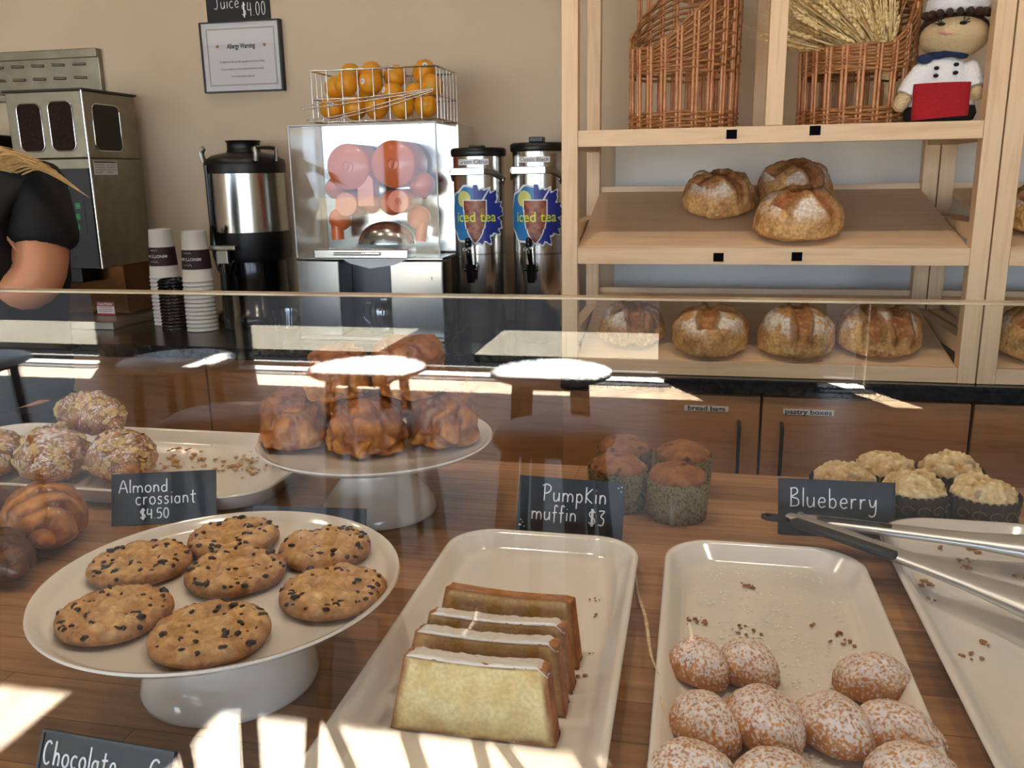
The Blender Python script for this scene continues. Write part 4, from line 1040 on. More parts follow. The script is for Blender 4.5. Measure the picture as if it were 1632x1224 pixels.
for x, y in ((1483, 110), (1510, 106), (1483, 121), (1510, 118)):
    a = math.asin((x-1496)/44); mb = MB(); mb.ball(((x-1500)*S, -34*math.cos(a)*S*.98, (190-y)*S), 3.6*S, 3, (1.1, .7, .85)); mb.build('button', YBK, t)
for x, s in ((1483, -1), (1513, 1)):
    mb = MB(); c = Vector(((x-1500)*S, -39.6*S, (190-48)*S)); mb.ball(c, 4*S, 2, (1.4, .6, .7))
    for k, (dx, dy) in enumerate(((-9, 1), (-7, 6), (-1, 9)) if s < 0 else ((9, 1), (8, 6), (1, 9))): mb.tube([c, c+Vector((dx*S, -.5*S, dy*S))], .8*S, 5)
    mb.build('eye', YBK, t, weld=False)
mb = MB()
for k in range(7):
    x = -14+28*k/6; mb.ball(((1497-1500+x)*S, -40.8*S*(1-.0002*x*x), (190-60-2.5*math.cos(x/9))*S), 2.3*S, 2, (1.6, .5, .8))
mb.build('mouth', yarn('yarn_pink', '#d88f90'), t, weld=False)

# ================================================================== tea dispensers
SPB, SPD, TEA, LIME, WHT, YEL = mat('decal_blue', '#2a78b8', rough=.35), mat('decal_navy', '#26348f', rough=.35), mat('decal_tea', cols=['#5a2417', '#8a4428', '#a86a38'], scale=70, rough=.35), mat('decal_lime', '#cfd27a', rough=.35), mat('decal_white', '#dfe6ee', rough=.35), mat('decal_yellow', '#d6df3a', rough=.4)
def tea(label, pxb, pyb, pyl, flavour, tab):
    R = .0695; p = at_z(pxb, pyb, ZC); yc = p.y+R
    t = thing('tea_dispenser', label, 'drink dispenser', (p.x, yc, ZC), group='tall steel tea dispensers')
    yf = yc-R; zl = at_y(pxb, pyl, yf).z-ZC
    zd = lambda py: at_y(pxb, py, yf).z-ZC
    MB().lathe([(0, .0005), (R*.97, .0005), (R, .004), (R, zd(404)), (R-.0012, zd(405.5)), (R, zd(407)), (R, zl), (0, zl)], 64).build('steel_body', STEEL, t)
    MB().lathe([(0, zl+.0005), (R+.004, zl+.0005), (R+.006, zl+.006), (R+.006, zl+.018), (R, zl+.023), (0, zl+.024)], 64).build('lid', BLACKP, t)
    MB().box((-.02, -.03, zl+.0245), (.018, .01, zl+(.038 if tab else .030))).build('lid_grip', BLACKP, t, bevel=.002)
    def cyl_map(u, v, r=R+.0006): a = u/R-PI/2; return Vector((r*math.cos(a), r*math.sin(a), v))
    # flavour tape
    za = zd(258 if not tab else 254)
    nn = 16; w_ = .044
    MB().rings([[cyl_map(-w_+2*w_*i/nn, z, r) for i in range(nn+1)]+[cyl_map(w_-2*w_*i/nn, z, r-.0004) for i in range(nn+1)] for z, r in ((za-.0075, R+.0006), (za+.0075, R+.0006))]).build('flavour_tape', WHITEP, t)
    text('tape_lettering', flavour, .0155, None, INK, t, fn=lambda q: cyl_map(q.x, za+q.y, R+.0009), xs=1.0)
    # carrying bail
    zb = zd(273 if not tab else 271); mb = MB()
    fr = -.020
    pts = [(-R-.006, .006, zb-.018), (-R*.88, -R*.72, zb-.004), (-.034, -R-.012, zb), (.026, -R-.012, zb), (R*.86, -R*.72, zb-.006), (R+.006, .006, zb-.022)]
    mb.box((-.058, -R-.016, zb-.010), (.034, -R-.012, zb+.010)); mb.build('bail_handle', CHROME, t, bevel=.002)
    mb = MB(); mb.tube(catmull([(-.056, -R-.013, zb), (-R*.9, -R*.75, zb-.003), (-R-.004, .0, zb-.02)], 5), .005, 8, flat=1.4); mb.build('bail_arm', STEELD, t); mb = MB(); mb.tube(catmull([(.033, -R-.013, zb), (R*.80, -R*.85, zb-.004), (R+.003, -.01, zb-.022)], 5), .005, 8, flat=1.4); mb.build('bail_arm', STEELD, t)
    mb = MB(); mb.ball((R+.003, -.018, zb-.024), .012, 3, (.3, .8, 1.1)); mb.build('bail_pivot', STEEL, t)
    # iced tea decal
    zc_ = zd(343); c2 = .0
    SC = 1.38
    rag = lambda a: 1+.07*math.sin(9*a)+.06*math.sin(17*a+1)+.05*math.sin(29*a+2)
    def pick(u, v):
        u /= SC; v2 = v/SC; gx = .002
        hw = .0235*(1-.30*sm(.012, -.05, v2)) if v2 > -.026 else .0235*.70*max(0, 1-((-.026-v2)/.030)**1.7)
        if abs(u-gx) < hw-.0012 and -.053 < v2 < .028: return 2
        if abs(u-gx) < hw+.0012 and -.056 < v2 < .030: return 4
        if (u+.021)**2+(v2-.031)**2 < .0155**2: return 3
        a = math.atan2(v2*1.15, u); q = math.hypot(u/.066, v2/.058)
        e = rag(a) if u > .0 else 1+.04*math.sin(11*a)
        if q > e: return None
        if q > e-.07: return 4
        if abs((u-.022)*.9-(v2-.035)*.55) < .0016 and v2 > .028: return 4
        return 0 if u < gx-.002 else 1
    mb = MB(); G = 120; U0, V0, U1, V1 = -.068*SC, -.064*SC, .070*SC, .058*SC; vm = {}
    def vert(i, j):
        if (i, j) not in vm: vm[(i, j)] = mb.bm.verts.new(cyl_map(U0+(U1-U0)*i/G, zc_+V0+(V1-V0)*j/G, R+.0008))
        return vm[(i, j)]
    for i in range(G):
        for j in range(G):
            k = pick(U0+(U1-U0)*(i+.5)/G, V0+(V1-V0)*(j+.5)/G)
            if k is None: continue
            mb.mi = k; mb._f([vert(i, j), vert(i+1, j), vert(i+1, j+1), vert(i, j+1)])
    d = mb.build('iced_tea_decal', [SPB, SPD, TEA, LIME, WHT], t)
    text('decal_lettering', 'iced tea', .038, None, YEL, d, fn=lambda q: cyl_map(q.x+.004, zc_+q.y-.006, R+.0014), xs=.98, bold=.0004)
    # faucet
    zf = zd(432); mb = MB(); yq = -R
    mb.tube([(-.004, yq-.001, zf+.01), (-.004, yq-.03, zf+.012)], .012, 14); mb.tube([(-.004, yq-.03, zf+.022), (-.004, yq-.03, zf-.028)], [.015, .010], 16)
    fb = mb.build('faucet', BLACKG, t)
    mb = MB(); mb.tube(catmull([(-.004, yq-.03, zf+.020), (-.006, yq-.036, zf+.048), (-.008, yq-.034, zf+.078), (-.008, yq-.030, zf+.084)], 4), [.009]*3+[.010]*4+[.013]*4+[.011, .006], 12, flat=.7)
    mb.build('faucet_handle', BLACKG, fb)
    mb = MB(); mb.tube([(-.004-.019, yq-.03, zf+.008), (-.004+.019, yq-.03, zf+.008)], .006, 10); mb.build('faucet_wings', BLACKG, fb)
    o = text('maker_script', 'Curtis', .011, frame((-.008, yq-.0455, zf+.064), (1, 0, .25), (-.25, 0, 1)), WHT, fb)
    return t
tea('tall steel iced tea dispenser taped Green Citrus, beside the juice machine', 760, 545, 249, 'Green Citrus', False)
tea('tall steel iced tea dispenser taped Classic Black, next to the shelf post', 853, 547, 241, 'Classic Black', True)

# ================================================================== juice machine
YJ = 2.29
JX = lambda px, py=400, y=YJ: at_y(px, py, y).x
JZ = lambda py, px=590, y=YJ: at_y(px, py, y).z
x0, x1 = JX(475, 470), JX(706, 470); xc = (x0+x1)/2
t = thing('juice_machine', 'steel orange juice machine with clear cover and orange squeezing drums', 'juicer', (xc, YJ, ZC))
L_ = lambda px, py=400: JX(px, py)-xc
Zl = lambda py: JZ(py)-ZC
ORP = mat('orange_plastic', '#e06a28', rough=.3, coat=.3)
zt = Zl(414); DARKS = mat('dark_steel', '#4a4c50', rough=.3, metal=1)
MB().box((x0-xc+.004, .10, .012), (x1-xc-.004, .34, zt)).build('lower_housing', DARKS, t)
MB().box((x0-xc, 0, .001), (x1-xc, .34, .011)).build('base_plate', STEELD, t, bevel=.002)
MB().box((x0-xc, .002, .0115), (L_(542, 470), .10, zt-.002)).build('front_panel', STEEL, t, bevel=.004)
MB().box((L_(622, 470), .002, .0115), (x1-xc, .10, zt-.002)).build('front_panel', STEEL, t, bevel=.004)
text('switch_mark', 'T', .012, frame((L_(688, 444), .0012, Zl(444)), (1, 0, 0), (0, 0, 1)), INK, t)
MB().box((x0-xc-.003, .0, zt-.001), (x1-xc+.003, .34, zt+.006)).build('deck_plate', STEEL, t, bevel=.002)
MB().box((L_(507), -.03, Zl(411)), (L_(655), .05, Zl(396))).build('peel_drawer', STEEL, t, bevel=.003)
MB().tube([(L_(540), -.036, Zl(403)), (L_(612), -.036, Zl(403))], .004, 8).build('drawer_pull', CHROME, t)
mb = MB(); F_ = [(L_(545), Zl(413)), (L_(648), Zl(413)), (L_(628), Zl(422)), (L_(588), Zl(428)), (L_(556), Zl(420))]
mb.prism([(a, b) for a, b in F_], .05, frame((0, .05, 0), (1, 0, 0), (0, 0, 1))); mb.build('juice_chute', mat('white_plastic', '#d9dade', rough=.3), t)
bz0, bz1 = zt+.0065, Zl(198)
cl, cr = L_(470, 300), L_(700, 300)
MB().box((cl+.012, .17, bz0), (cr+.012, .34, bz1+.006)).build('upper_housing', STEEL, t, bevel=.004)
mb = MB(); th = .003
mb.box((cl, -.015, bz0), (cr, -.015+th, bz1)); mb.box((cl, -.0118, bz0), (cl+th, .168, bz1)); mb.box((cr-th, -.0118, bz0), (cr, .168, bz1)); mb.box((cl+th+.0002, -.0118, bz1-th), (cr-th-.0002, .168, bz1))
mb.build('clear_cover', ACRYL, t)
mb = MB()
for a, b in (((cl, -.016, bz0), (cl, -.016, bz1)), ((cr, -.016, bz0), (cr, -.016, bz1)), ((cl, -.016, bz1), (cr, -.016, bz1)), ((cr, -.016, bz1), (cr, .168, bz1)), ((cl, -.016, bz1), (cl, .168, bz1))): mb.tube([a, b], .0022, 6)
mb.build('cover_edges', mat('cover_edge', '#c9d0d4', rough=.15, spec=.8), t, weld=False)
def drum(px, py, r, y0, y1, name, boss=True):
    c = Vector((L_(px, py), 0, Zl(py))); R_ = r
    prof = [(0, y0), (R_*.94, y0), (R_, y0+.006), (R_, y1), (0, y1)]
    rs = [[(c.x+max(q, 1e-5)*math.cos(2*PI*i/48), yy, c.z+max(q, 1e-5)*math.sin(2*PI*i/48)) for i in range(48)] for q, yy in prof]
    d = MB().rings(rs).build(name, ORP, t)
    if boss:
        mb = MB(); mb.tube([(c.x+R_*.25*math.cos(2*PI*i/24), y0-.001, c.z+R_*.25*math.sin(2*PI*i/24)) for i in range(24)], .0022, 6, closed=True)
        mb.ball((c.x, y0-.001, c.z), R_*.2, 2, (.35, .3, 1), Matrix.Rotation(.35, 3, 'Y')); mb.build('drum_boss', ORP, d, weld=False)
drum(546, 265, .062, .035, .145, 'squeezing_drum'); drum(620, 262, .063, .030, .145, 'squeezing_drum')
drum(629, 322, .032, .03, .145, 'lower_cup'); drum(540, 326, .034, .05, .145, 'lower_cup', False)
mb = MB(); mb.prism([(L_(566), Zl(330)), (L_(592), Zl(330)), (L_(592), Zl(286)), (L_(585), Zl(278)), (L_(573), Zl(278)), (L_(566), Zl(288))], .05, frame((0, .09, 0), (1, 0, 0), (0, 0, 1))); mb.build('centre_wedge', ORP, t, bevel=.002)
for px, py, r in ((512, 300, .030), (520, 352, .033), (655, 296, .036), (606, 325, .036), (570, 325, .030), (650, 350, .034)):
    mb = MB(); mb.ball((L_(px, py), .10, Zl(py)), r, 3); mb.build('press_ball', ORP, t)
mb = MB(); mb.tube([(L_(520), .09, Zl(360)), (L_(520), .09, Zl(385))], .018, 14); mb.build('peel_guide', ORP, t)
mb = MB(); mb.tube([(L_(660), .09, Zl(355)), (L_(655), .09, Zl(388))], .016, 14); mb.build('peel_guide', ORP, t)
c = Vector((L_(598), .10, Zl(392))); rs = []
for k in range(9):
    a = PI/2*k/8; rs.append([(c.x+.085*math.cos(a)*math.cos(2*PI*i/40), c.y+.06*math.cos(a)*math.sin(2*PI*i/40), c.z+.062*math.sin(a)) for i in range(40)])
MB().rings(rs).build('splash_dome', STEEL, t)
mb = MB(); q = (cr+.012+.001, .21, Zl(304)); mb.tube([q, (q[0]+.022, q[1], q[2])], [.015, .012], 8); mb.build('side_knob', ORP, t)
jt = t; jtop = ZC+bz1+.006

# --- wire basket of oranges on top
bl, br = JX(499, 190)-xc, JX(697, 190)-xc
yb0, yb1 = .005, .20
hb = (JZ(111)-JZ(196))
WIRE = mat('bright_wire', '#cfcac0', rough=.18, metal=1)
o = thing('wire_basket', 'open wire basket full of oranges on top of the juice machine', 'basket', (xc, YJ, jtop+.0005))
mb = MB()
for z, r in ((.003, .0022), (hb*.46, .0016), (hb, .0024)):
    mb.tube([(bl, yb0, z), (br, yb0, z), (br, yb1, z), (bl, yb1, z)], r, 6, closed=True)
mb.build('basket_rings', WIRE, o, weld=False)
mb = MB(); n = 8
for i in range(n+1):
    x = bl+(br-bl)*i/n
    for y in (yb0, yb1): mb.tube([(x, y, .001), (x, y, hb+.002)], .0017, 6)
for i in range(1, 6):
    y = yb0+(yb1-yb0)*i/6
    for x in (bl, br): mb.tube([(x, y, .001), (x, y, hb+.002)], .0017, 6)
for i in range(1, n): x = bl+(br-bl)*i/n; mb.tube([(x, yb0, .003), (x, yb1, .003)], .0015, 6)
mb.build('basket_wires', WIRE, o, weld=False)
OR = mat('orange_peel', cols=['#b5850f', '#e09a1c', '#e0921a', '#c9a21e'], scale=18, rough=.4, bump=.25, bscale=600, coat=.1)
STK = mat('fruit_sticker', '#dfe3f0', rough=.4); STB = mat('fruit_sticker_print', '#3b3f86', rough=.4)
r_ = .0325
lst = [(531, 178, 0, 'bottom row, leftmost'), (566, 180, 0, 'bottom row, second from the left'), (601, 180, 0, 'bottom row, middle'), (644, 177, 0, 'bottom row, second from the right'), (680, 178, 0, 'bottom row, rightmost'),
       (521, 139, 1, 'middle row, leftmost'), (556, 139, 1, 'middle row, second from the left and greenish'), (591, 134, 1, 'middle row with a sticker at its left side'), (622, 150, 1, 'middle row, centre, behind the tongs'), (657, 148, 1, 'middle row, second from the right'), (685, 143, 1, 'middle row, rightmost'),
       (555, 121, 2, 'top layer, leftmost'), (591, 117, 2, 'top layer, second from the left and greenish'), (628, 123, 2, 'top layer with a sticker on top'), (675, 115, 2, 'top layer, highest at the right'), (586, 158, 2, 'between the rows, behind the tongs left of centre')]
pos = []
for px, py, l, s in lst:
    y = YJ+yb0+.040+(.0, .030, .075)[l]; q = at_y(px, py, y); pos.append([q, q.copy()])
zmin = jtop+.008+r_
for it in range(200):
    for i in range(len(pos)):
        for j in range(i):
            d = pos[i][0]-pos[j][0]; D = d.length
            if D < 2*r_+.0004:
                d = d/D if D > 1e-5 else Vector((0, 1, 0)); k = (2*r_+.0004-D)*.5
                sh = Vector((d.x*.35, d.y+(.4 if d.y >= 0 else -.4), d.z*.35)).normalized()*k
                pos[i][0] += sh; pos[j][0] -= sh
    for q, h in pos:
        q.y = min(max(q.y, YJ+yb0+r_+.003), YJ+yb1-r_-.003); q.x = min(max(q.x, xc+bl+r_+.003), xc+br-r_-.003); q.z = max(q.z, zmin)
for i, (px, py, l, s) in enumerate(lst):
    t = thing('orange', 'orange in the wire basket, '+s, 'orange', pos[i][0], 0, 'oranges in the wire basket')
    mb = MB(); mb.ball((0, 0, 0), r_, 4, (1, 1, .95)); o = mb.build('orange_peel', OR, t); o.rotation_euler = (i*1.3, i*.7, i*2.1)
    if i in (0, 7, 8, 13, 14):
        dv = Vector({0: (.35, -.9, .3), 7: (-.35, -.93, .05), 8: (-.5, -.8, .35), 13: (-.1, -.75, .65), 14: (.35, -.85, .45)}[i]).normalized()
        F = frame(dv*(r_*.965), Vector((0, 0, 1)).cross(dv)*-1, dv.cross(Vector((0, 0, 1)).cross(dv))*-1, dv)
        mb = MB(); mb.ball((0, 0, 0), .0085, 3, (.8, 1, .22), F.to_3x3()); st = mb.build('sticker', STK, t); st.location = F.translation
        mb = MB(); mb.ball((0, 0, 0), .0045, 2, (.9, .7, .5), F.to_3x3()); s2_ = mb.build('sticker_print', STB, st); 
# wire tongs leaning on the basket front
A = at_y(690, 141, YJ-.008); t = thing('wire_tongs', 'thin wire tongs resting across the front of the orange basket', 'tongs', A)
def P_(px, py, y=YJ-.012): return at_y(px, py, y)-A
mb = MB(); mb.tube(catmull([Vector((0, 0, 0)), P_(600, 153), P_(500, 166), P_(483, 170), P_(482, 173), P_(500, 172), P_(600, 158), Vector((0, .002, -.003))], 6), .0016, 6); mb.build('upper_loop', WIRE, t)
mb = MB(); mb.tube(catmull([Vector((0, .001, -.002)), P_(620, 162), P_(540, 184), P_(500, 190), P_(489, 192), P_(500, 194), P_(542, 188), P_(620, 168), Vector((0, .002, -.006))], 6), .0016, 6); mb.build('lower_loop', WIRE, t)
# pitcher under the spout and tumblers beside
def tumbler(label, px, py, h, r, nm='drinking_glass', cat='glass'):
    p = at_z(px, py, ZC); n = 48
    prof = [(0, .001), (r*.82, .001), (r*.86, .004), (r, h), (r-.0025, h), (r*.8, .008), (0, .008)]
    o = MB().lathe(prof, n, wob=None).build(nm, TUMBL); o.location = (p.x, p.y+r, ZC); return tag(o, label, cat)
tumbler('clear ribbed tumbler beside the left foot of the juice machine', 461, 497, .105, .030)
tumbler('low clear glass in front of the tumbler by the juice machine', 448, 530, .062, .040)
p = at_z(606, 530, ZC)
tt = thing('glass_pitcher', 'clear glass pitcher standing under the juice machine spout', 'pitcher', (xc+L_(596), YJ+.045, ZC+.0115))
MB().lathe([(0, .001), (.034, .001), (.037, .005), (.040, .07), (.034, .095), (.038, .105), (.035, .105), (.031, .095), (.037, .07), (.034, .008), (0, .008)], 40).build('pitcher_body', TUMBL, tt)
MB().tube(catmull([(-.036, 0, .09), (-.055, 0, .085), (-.057, 0, .05), (-.039, 0, .03)], 5), .004, 8).build('pitcher_handle', TUMBL, tt)

# ================================================================== coffee urn
YU = 2.572; p = at_y(402, 400, YU); UZ = lambda py: at_y(402, py, YU-.12).z-ZC
t = thing('coffee_urn', 'steel coffee urn with black lid and stand between paper cups and juice machine', 'coffee urn', (p.x, YU, ZC)); R = .119
MB().lathe([(0, .001), (R, .001), (R+.004, .008), (R+.004, .035), (R*.9, .045), (R*.86, UZ(420)), (0, UZ(420))], 56).build('stand', BLACKG, t)
MB().lathe([(0, UZ(419)), (R*.98, UZ(419)), (R*1.02, UZ(410)), (R*1.02, UZ(372)), (0, UZ(372))], 56).build('lower_collar', BLACKP, t)
MB().lathe([(0, UZ(371.5)), (R, UZ(371.5)), (R*.985, UZ(276)), (0, UZ(276))], 64).build('steel_body', STEEL, t)
MB().lathe([(0, UZ(275.5)), (R*1.03, UZ(275.5)), (R*1.04, UZ(262)), (R*1.02, UZ(254)), (R*.8, UZ(245)), (R*.5, UZ(241)), (0, UZ(241))], 64).build('shoulder', BLACKP, t)
MB().lathe([(0, UZ(240.5)), (R*.45, UZ(240.5)), (R*.42, UZ(236)), (R*.42, UZ(225)), (R*.46, UZ(221)), (0, UZ(221))], 48).build('lid', BLACKP, t)
for s in (-1, 1):
    a0 = -PI/2+s*1.02; e = Vector((math.cos(a0), math.sin(a0), 0)); f_ = Vector((-math.sin(a0), math.cos(a0), 0))
    q = lambda k, w, z: e*(R*k)+f_*w+Vector((0, 0, z))
    MB().tube(catmull([q(1.03, -.035, UZ(256)), q(1.06, -.035, UZ(242)), q(1.0, -.032, UZ(235)), q(1.0, .032, UZ(235)), q(1.06, .035, UZ(242)), q(1.03, .035, UZ(256))], 5), .0055, 8, flat=1.6).build('carry_handle', STEELD, t)
MB().tube([(-R*.62, -R*.86, UZ(390)), (-R*.62, -R*.86, UZ(262))], .0065, 12).build('sight_gauge', BLACKG, t)
mb = MB(); mb.box((-R*.50, -R*1.30, UZ(398)), (R*.22, -R*1.03, UZ(390))); mb.box((-R*.30, -R*1.33, UZ(420)), (R*.02, -R*1.2, UZ(398))); mb.build('faucet_bracket', STEELD, t, bevel=.003)
mb = MB(); mb.tube([(-R*.38, -R*1.2, UZ(390)), (-R*.38, -R*1.2, UZ(374)), (-R*.35, -R*1.24, UZ(360))], [.014, .012, .011], 12); f = mb.build('faucet', BLACKG, t)
mb = MB(); mb.tube(catmull([(-R*.38, -R*1.15, UZ(385)), (-R*.55, -R*.80, UZ(367)), (-R*.66, -R*.62, UZ(372)), (-R*.70, -R*.60, UZ(388))], 5), .005, 8); mb.build('faucet_lever', BLACKG, f)
mb = MB(); mb.tube([(-R*.12, -R*1.27, UZ(418)), (-R*.12, -R*1.27, .004)], .016, 12); mb.build('bracket_leg', BLACKG, t)
mb = MB(); mb.tube(catmull([(-R*.38, -R*1.2, UZ(402)), (-R*.34, -R*1.2, UZ(428)), (-R*.2, -R*1.12, UZ(436)), (0, -R*1.0, UZ(415))], 5), .004, 8); mb.build('hose', BLACKG, t)

# ================================================================== paper cups and lids
CUPW = mat('paper_cup_white', '#e4e2df', rough=.55); SLV = mat('cup_brown_print', '#3a2324', rough=.6)
ordn = ['topmost', 'second', 'third', 'fourth', 'fifth', 'sixth', 'seventh', 'eighth', 'ninth', 'tenth', 'eleventh', 'twelfth', 'thirteenth', 'fourteenth', 'fifteenth']
def cupstack(px, py, n, side_, rot):
    rb, rr, h, stp = .0350, .0450, .152, .0125
    p = at_z(px, py, ZC); x, y = p.x, p.y+rr
    for k in range(n):          # k = 0 is the lowest cup, upside down
        j = n-1-k
        lab = 'upside-down white paper cup with brown print, topmost of the %s stack' % side_ if j == 0 else 'upside-down white paper cup, %s from the top of the %s stack' % (ordn[j], side_)
        t = thing('paper_cup', lab, 'cup', (x, y, ZC+.0005+k*stp), rot, 'upside-down paper cups in two stacks')
        f = lambda z: rr+(rb-rr)*z/h
        MB().lathe([(rr-.0003, .0), (rr+.0015, .001), (rr+.002, .003), (rr+.0012, .0055), (rr-.0002, .0065), (rb+.0002, h-.008), (rb, h-.004), (rb-.0003, h), (rb-.0008, h), (rb-.001, h-.005), (.001, h-.005), (.001, h-.0055), (rb-.0002, h-.0055), (rr-.0003, .002)], 44).build('cup_body', CUPW, t)
        if j == 0:
            z0_, z1_ = h*.26, h*.64
            s = MB().lathe([(f(z0_)+.0004, z0_), (f(z0_)+.0009, z0_), (f(z1_)+.0009, z1_), (f(z1_)+.0004, z1_)], 44).build('printed_band', SLV, t)
            zm = h*.46
            def mp(q, zc_=zm, a0=-PI/2+.0): 
                zz = zc_-q.y; r = f(zz)+.0014; a = a0-q.x/r*1.0-.25-rot; return Vector((r*math.cos(a), r*math.sin(a), zz))
            text('cup_lettering', "MINOT'S BAKERY", .0125, None, WHT, s, fn=mp, bold=.0002)
            mb = MB()
            for zq, am in ((h*.58, .003), (h*.345, .0035)):
                pts = []
                for i in range(20):
                    aa = -PI/2-rot-.45+i*.035; pts.append(((f(zq)+.0014)*math.cos(aa), (f(zq)+.0014)*math.sin(aa), zq+am*math.sin(i*.9)*(.3+.7*i/19)))
                mb.tube(pts, .0005, 4)
            mb.build('cup_flourish', WHT, s, weld=False)
cupstack(311, 530, 13, 'right', 0.1)
cupstack(258, 520, 13, 'left', -.1)
p = at_z(270, 527, ZC)
for k in range(15):
    j = 14-k
    o = MB().lathe([(.044, 0), (.0462, .001), (.0462, .005), (.0445, .0065), (.0405, .0105), (.0385, .0125), (.0365, .012), (.0365, .0085), (0, .0085), (0, .0075), (.037, .0072), (.041, .003)], 44).build('cup_lid', BLACKG)
    o.location = (p.x, p.y+.046, ZC+.0005+k*.0102)
    tag(o, ('black plastic cup lid, topmost of the lid stack' if j == 0 else 'black plastic cup lid, %s from the top of the lid stack' % ordn[j]), 'lid', 'stacked black cup lids')

# ================================================================== coffee grinder
gx1, gy0 = -1.80, 2.40; gw, gd = .265, .255
GX = gx1-gw
gz = lambda py, px=135: at_y(px, py, gy0).z-ZC
t = thing('coffee_grinder', 'tall steel coffee grinder with bean windows and green buttons', 'coffee grinder', (gx1, gy0, ZC))
zt, zm, zb = gz(143), gz(252), gz(428)
GS = mat('grinder_steel', cols=['#8d8878', '#9d9888'], scale=20, rough=.42, metal=1); AMB = mat('bronze_panel', '#6a4a30', rough=.2, metal=1)
BEAN = mat('coffee_beans', cols=['#120a07', '#2d1a12', '#1b100b', '#3a241a'], scale=110, detail=2, rough=.6, spec=.15)
SMOKE = mat('smoked_window', '#2b2723', rough=.35, spec=.25)
MB().box((-gw, 0, zm+.0005), (0, gd, zt)).build('bean_hopper', GS, t, bevel=.003)
MB().box((-gw-.006, -.006, zt+.0002), (.006, gd+.004, zt+.006)).build('hopper_lid', mat('dark_lid', '#2a231d', rough=.4), t)
def win(u0, u1, z0_, z1_, m, F, nm):
    a, b = (u1-u0)/2, (z1_-z0_)/2
    pl = [(p[0]+(u0+u1)/2, p[1]+(z0_+z1_)/2) for p in rrect(a, b, .02, 0, 6)]
    MB().prism(pl, .0015, F).build(nm, m, t)
    rr = [F @ Vector((p[0]+(u0+u1)/2, p[1]+(z0_+z1_)/2, .001)) for p in rrect(a, b, .02, 0, 6)]
    MB().tube(rr, .0022, 6, closed=True).build('window_rim', CHROME, t)
FF = frame((0, -.0002, 0), (1, 0, 0), (0, 0, 1), (0, -1, 0)); SF = frame((.0002, 0, 0), (0, 1, 0), (0, 0, 1), (1, 0, 0))
fx = lambda px, py=200: at_y(px, py, gy0).x-gx1
win(fx(29, 200)+.002, fx(68, 200), gz(240), gz(162), BEAN, FF, 'bean_window'); win(fx(80, 200), fx(118, 200), gz(240), gz(160), BEAN, FF, 'bean_window')
win(.035, .165, gz(240), gz(163), SMOKE, SF, 'side_window')
MB().box((-gw, .0, zb), (0, gd+.004, zm-.0005)).build('grinder_body', GS, t, bevel=.003)
MB().box((-gw+.006, -.004, zb+.004), (-.008, -.0002, zm-.03)).build('control_panel', mat('panel_navy', '#171b24', rough=.35), t)
MB().tube([(0, -.002, zb), (0, -.002, zt)], .0035, 8).build('corner_trim', CHROME, t)
text('panel_lettering', 'GROUND', .013, frame((fx(106, 300)-.022, -.0046, gz(300)), (1, 0, 0), (0, 0, 1)), WHT, t, xs=1.2, bold=.0003)
for py, s in ((328, 'top'), (345, 'middle'), (362, 'bottom')):
    b = MB().box((fx(126, py)-.009, -.0062, gz(py)-.009), (fx(126, py)+.009, -.0042, gz(py)+.009)).build('green_button', mat('button_green', '#1f8a56', rough=.4), t, bevel=.001)
    text('button_mark', '-', .012, frame((fx(126, py), -.0066, gz(py)), (1, 0, 0), (0, 0, 1)), WHT, b)
MB().box((fx(115, 370), -.0052, gz(372)), (fx(134, 320)+.002, -.0041, gz(318))).build('button_plate', mat('plate_dark', '#20262f', rough=.4), t)
# paper notice on the side
zz1, zz0 = gz(256), gz(279); nt_ = MB().box((.0002, .012, zz0), (.0014, .125, zz1)).build('side_notice', WHITEP, t)
MB().box((.0015, .016, zz1-.006), (.0019, .121, zz1-.002)).build('notice_heading', INK, nt_)
mb = MB()
for i in range(4):
    for y0_ in (.018, .072): mb.box((.0015, y0_, zz1-.013-.0075*i), (.0018, y0_+.046-(.012 if i == 3 else 0), zz1-.0115-.0075*i))
mb.build('notice_lines', mat('grey_ink', '#77777c', rough=.7), nt_)
# chute bay and tray
MB().box((-gw+.01, .10, .03), (-.002, gd, zb-.0005)).build('chute_bay', AMB, t, bevel=.002)
MB().box((-gw-.02, -.035, .0005), (.035, gd, .024)).build('bag_tray', STEELD, t, bevel=.002)
MB().box((-gw*.5-.03, .03, zb-.05), (-gw*.5+.03, .098, zb-.0005)).build('chute', BLACKP, t, bevel=.004)
cx_, cz_ = at_y(169, 492, gy0+.10).x-gx1, at_y(169, 492, gy0+.10).z-ZC
cx_ = min(cx_, -.038)
s = MB().box((cx_-.032, .0978, cz_-.020), (cx_+.032, .0996, cz_+.022)).build('caution_sticker', WHITEP, t)
RED = mat('sticker_red', '#b3182e', rough=.5)
MB().box((cx_-.032, .0970, cz_+.008), (cx_+.032, .0977, cz_+.022)).build('sticker_heading', RED, s)
MB().box((cx_-.032, .0970, cz_-.020), (cx_+.032, .0977, cz_-.015)).build('sticker_footer', RED, s)
text('sticker_lettering', 'CAUTION', .0115, frame((cx_, .0966, cz_+.015), (1, 0, 0), (0, 0, 1)), WHT, s, bold=.0003)
mb = MB()
for i in range(3): mb.box((cx_-.026, .0972, cz_+.003-.006*i), (cx_+.026, .0976, cz_+.0048-.006*i))
mb.build('sticker_lines', RED, s)

